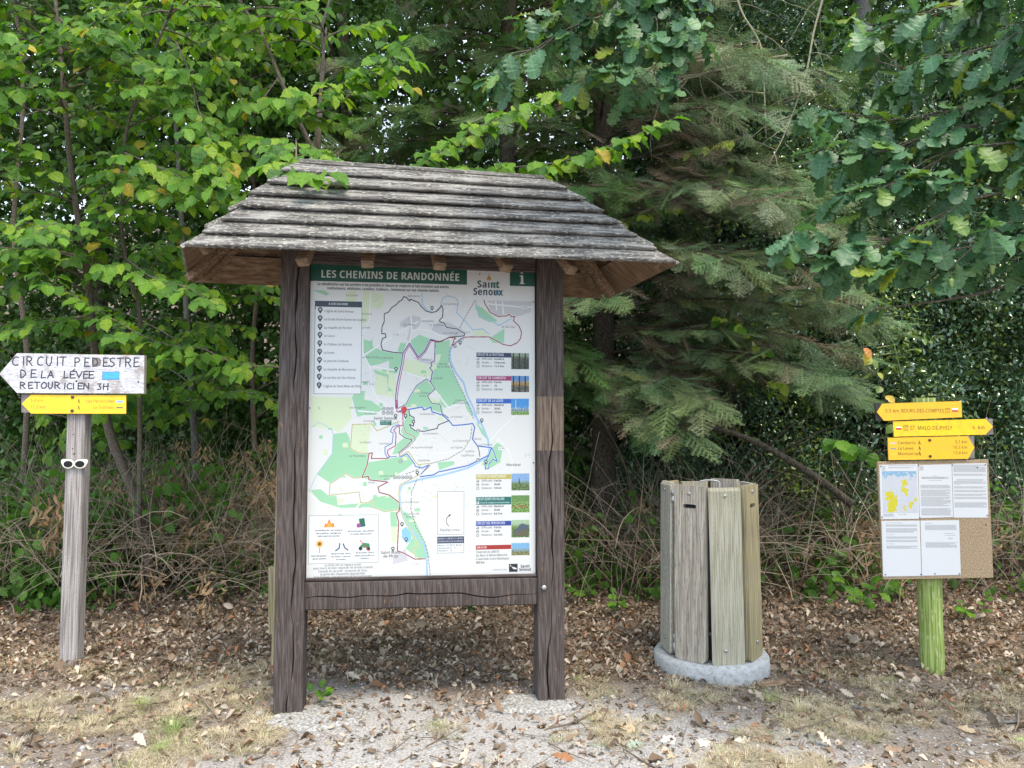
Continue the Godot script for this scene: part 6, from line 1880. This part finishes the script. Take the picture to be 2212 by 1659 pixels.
func lathe(profile: Array, sides: int, wobble := 0.0, noise: FastNoiseLite = null) -> ArrayMesh:
	var st := begin(true)
	var rings := []
	for q in profile:
		var ring := []
		for k in sides:
			var a := TAU * k / sides
			var p := Vector3(cos(a) * q[0], q[1], sin(a) * q[0])
			if noise:
				p += Vector3(cos(a), 0.4, sin(a)) * noise.get_noise_3dv(p * 100.0) * wobble
			ring.append(p)
		rings.append(ring)
	for k in rings.size() - 1:
		for i in sides:
			var j := (i + 1) % sides
			tri(st, rings[k][i], rings[k][j], rings[k + 1][j])
			tri(st, rings[k][i], rings[k + 1][j], rings[k + 1][i])
	st.generate_normals()
	return st.commit()


# A flat plate cut to an outline (in x, y), its printed front at z = depth. Surface 0 is the front with uv over the outline's box, surface 1 the edge and back.
func plate(outline: Array, depth: float, front: Material, side: Material, bevel := 0.0) -> ArrayMesh:
	var poly := PackedVector2Array(outline)
	if Geometry2D.is_polygon_clockwise(poly):
		poly.reverse()
	var lo := poly[0]
	var hi := poly[0]
	for p in poly:
		lo = lo.min(p)
		hi = hi.max(p)
	var face := poly
	if bevel > 0.0:
		face = Geometry2D.offset_polygon(poly, -bevel, Geometry2D.JOIN_MITER)[0]
		if face.size() != poly.size():
			face = poly
		else:
			var best := 0
			for k in face.size():
				if face[k].distance_to(poly[0]) < face[best].distance_to(poly[0]):
					best = k
			var turned := PackedVector2Array()
			for k in face.size():
				turned.append(face[(best + k) % face.size()])
			face = turned
	var st := begin()
	var idx := Geometry2D.triangulate_polygon(face)
	for t in range(0, idx.size(), 3):
		var q := [face[idx[t]], face[idx[t + 1]], face[idx[t + 2]]]
		if (q[1] - q[0]).cross(q[2] - q[0]) > 0.0:
			q.reverse()
		for p in q:
			st.set_uv(Vector2((p.x - lo.x) / (hi.x - lo.x), (hi.y - p.y) / (hi.y - lo.y)))
			st.add_vertex(Vector3(p.x, p.y, depth))
	st.generate_normals()
	st.set_material(front)
	var m := st.commit()
	st = begin()
	var n := poly.size()
	var shells := [[poly, 0.0], [poly, depth - bevel]]
	if bevel > 0.0:
		shells.append([face, depth])
	for k in shells.size() - 1:
		for i in n:
			var j := (i + 1) % n
			var a := Vector3(shells[k][0][i].x, shells[k][0][i].y, shells[k][1])
			var b := Vector3(shells[k][0][j].x, shells[k][0][j].y, shells[k][1])
			var c := Vector3(shells[k + 1][0][j].x, shells[k + 1][0][j].y, shells[k + 1][1])
			var d := Vector3(shells[k + 1][0][i].x, shells[k + 1][0][i].y, shells[k + 1][1])
			tri(st, a, c, b)
			tri(st, a, d, c)
	idx = Geometry2D.triangulate_polygon(poly)
	for t in range(0, idx.size(), 3):
		var q := [poly[idx[t]], poly[idx[t + 1]], poly[idx[t + 2]]]
		if (q[1] - q[0]).cross(q[2] - q[0]) < 0.0:
			q.reverse()
		for p in q:
			st.add_vertex(Vector3(p.x, p.y, 0.0))
	st.generate_normals()
	st.set_material(side)
	return st.commit(m)


# ---------------------------------------------------------------- materials
func lin(r: float, g: float, b: float) -> Color:
	return Color(r, g, b).linear_to_srgb()


func noise_of(freq: float, octaves := 4, kind := FastNoiseLite.TYPE_SIMPLEX_SMOOTH, s := 1) -> FastNoiseLite:
	var n := FastNoiseLite.new()
	n.noise_type = kind
	n.frequency = freq
	n.fractal_octaves = octaves
	n.fractal_type = FastNoiseLite.FRACTAL_FBM if octaves > 1 else FastNoiseLite.FRACTAL_NONE
	n.seed = s
	return n


# A seamless noise picture coloured by a ramp: stops are [offset, Color].
func noise_tex(n: FastNoiseLite, stops: Array, size := 512) -> NoiseTexture2D:
	var t := NoiseTexture2D.new()
	t.width = size
	t.height = size
	t.seamless = true
	t.noise = n
	if stops:
		var g := Gradient.new()
		g.offsets = PackedFloat32Array(stops.map(func(s): return s[0]))
		g.colors = PackedColorArray(stops.map(func(s): return s[1]))
		t.color_ramp = g
	return t


# Sawn or weathered wood: streaks along the grain, then spots (lichen, algae, wear) over it.
func wood(called: String, stops: Array, scale: Vector3, spots := [], spot_freq := 0.05, spot_scale := Vector3.ONE, relief := 0.25, s := 1, rough := 0.85) -> StandardMaterial3D:
	var m := StandardMaterial3D.new()
	m.resource_name = called
	m.albedo_texture = noise_tex(noise_of(0.02, 5, FastNoiseLite.TYPE_SIMPLEX_SMOOTH, s), stops)
	m.uv1_triplanar = true
	m.uv1_triplanar_sharpness = 8.0
	m.uv1_scale = scale
	m.roughness = rough
	m.metallic_specular = 0.3
	m.heightmap_enabled = true
	m.heightmap_texture = M.bump
	m.heightmap_scale = relief
	if spots:
		m.detail_enabled = true
		m.detail_albedo = noise_tex(noise_of(spot_freq, 4, FastNoiseLite.TYPE_SIMPLEX_SMOOTH, s + 7), spots)
		m.detail_uv_layer = BaseMaterial3D.DETAIL_UV_2
		m.uv2_triplanar = true
		m.uv2_triplanar_sharpness = 8.0
		m.uv2_scale = spot_scale
	M[called] = m
	return m


func plain(called: String, c: Color, rough := 0.6, metal := 0.0, spec := 0.5) -> StandardMaterial3D:
	var m := StandardMaterial3D.new()
	m.resource_name = called
	m.albedo_color = c
	m.roughness = rough
	m.metallic = metal
	m.metallic_specular = spec
	M[called] = m
	return m


func leaf_mat(called: String, c: Color, rough: float, through: float, tinted := false, spec := 0.5) -> StandardMaterial3D:
	var m := plain(called, c, rough, 0.0, spec)
	m.cull_mode = BaseMaterial3D.CULL_DISABLED
	m.vertex_color_use_as_albedo = tinted
	if through > 0.0:
		m.backlight_enabled = true
		m.backlight = Color(0.95 * through, through, 0.45 * through).linear_to_srgb()
	return m


# ---------------------------------------------------------------- print: pictures computed for signs
func fill_poly(im: Image, pts: PackedVector2Array, c: Color) -> void:
	var lo := INF
	var hi := -INF
	for p in pts:
		lo = minf(lo, p.y)
		hi = maxf(hi, p.y)
	for y in range(maxi(0, int(lo)), mini(im.get_height() - 1, int(hi) + 1) + 1):
		var yy := y + 0.5
		var xs := []
		for i in pts.size():
			var a := pts[i]
			var b := pts[(i + 1) % pts.size()]
			if (a.y <= yy) != (b.y <= yy):
				xs.append(a.x + (yy - a.y) / (b.y - a.y) * (b.x - a.x))
		xs.sort()
		for k in range(0, xs.size() - 1, 2):
			var x0 := int(round(xs[k]))
			var x1 := int(round(xs[k + 1]))
			if x1 > x0:
				im.fill_rect(Rect2i(x0, y, x1 - x0, 1), c)


func disc(im: Image, o: Vector2, r: float, c: Color) -> void:
	for y in range(int(o.y - r), int(o.y + r) + 1):
		var d := r * r - (y + 0.5 - o.y) * (y + 0.5 - o.y)
		if d > 0.0:
			var w := sqrt(d)
			im.fill_rect(Rect2i(int(round(o.x - w)), y, int(round(2.0 * w)), 1), c)


func stroke(im: Image, pts: PackedVector2Array, w: float, c: Color) -> void:
	for i in pts.size() - 1:
		var d := (pts[i + 1] - pts[i]).normalized().orthogonal() * w / 2.0
		fill_poly(im, PackedVector2Array([pts[i] + d, pts[i + 1] + d, pts[i + 1] - d, pts[i] - d]), c)
	for p in pts:
		disc(im, p, w / 2.0, c)


func xy(a: Array) -> PackedVector2Array:
	var out := PackedVector2Array()
	for i in range(0, a.size(), 2):
		out.append(Vector2(a[i], a[i + 1]))
	return out


var fonts := {}

# Text with its baseline at y. align 0 left, 1 centre, 2 right.
func write(im: Image, x: float, y: float, size: int, text: String, c: Color, bold := false, align := 0, serif := false, stretch := 1.0) -> void:
	var key := [bold, serif]
	if not fonts.has(key):
		var f := SystemFont.new()
		f.font_names = PackedStringArray(["Droid Serif" if serif else "Droid Sans"])
		f.font_weight = 700 if bold else 400
		fonts[key] = f
	var ts := TextServerManager.get_primary_interface()
	var tl := TextLine.new()
	tl.add_string(text, fonts[key], size)
	var wide: float = tl.get_size().x
	var sheet := Image.create(int(wide) + 8, size * 2, false, Image.FORMAT_RGBA8)
	sheet.fill(Color(c.r, c.g, c.b, 0.0))
	var pen := 2.0
	for g in ts.shaped_text_get_glyphs(tl.get_rid()):
		var sz := Vector2i(size, 0)
		ts.font_render_glyph(g.font_rid, sz, g.index)
		var r: Rect2 = ts.font_get_glyph_uv_rect(g.font_rid, sz, g.index)
		if r.size.x > 0.0 and r.size.y > 0.0:
			var atlas := ts.font_get_texture_image(g.font_rid, sz, ts.font_get_glyph_texture_idx(g.font_rid, sz, g.index))
			var cut := atlas.get_region(Rect2i(r))
			cut.convert(Image.FORMAT_RGBA8)
			var ink := Image.create(cut.get_width(), cut.get_height(), false, Image.FORMAT_RGBA8)
			for yy in cut.get_height():
				for xx in cut.get_width():
					ink.set_pixel(xx, yy, Color(c.r, c.g, c.b, cut.get_pixel(xx, yy).a))
			var at: Vector2 = ts.font_get_glyph_offset(g.font_rid, sz, g.index) + g.offset
			sheet.blend_rect(ink, Rect2i(Vector2i.ZERO, ink.get_size()), Vector2i(int(pen + at.x), int(size * 1.3 + at.y)))
		pen += g.advance
	if stretch != 1.0:
		sheet.resize(maxi(1, int(sheet.get_width() * stretch)), sheet.get_height(), Image.INTERPOLATE_BILINEAR)
		wide *= stretch
	im.blend_rect(sheet, Rect2i(Vector2i.ZERO, sheet.get_size()), Vector2i(int(x - 2 - wide * 0.5 * align), int(y - size * 1.3)))


func printed(called: String, im: Image, rough := 0.35, spec := 0.5, stock := 1.0) -> StandardMaterial3D:
	var m := plain(called, Color(stock, stock, stock), rough, 0.0, spec)
	m.albedo_texture = ImageTexture.create_from_image(im)
	m.texture_repeat = false
	return m


func c8(r: int, g: int, b: int) -> Color:
	return Color8(r, g, b)
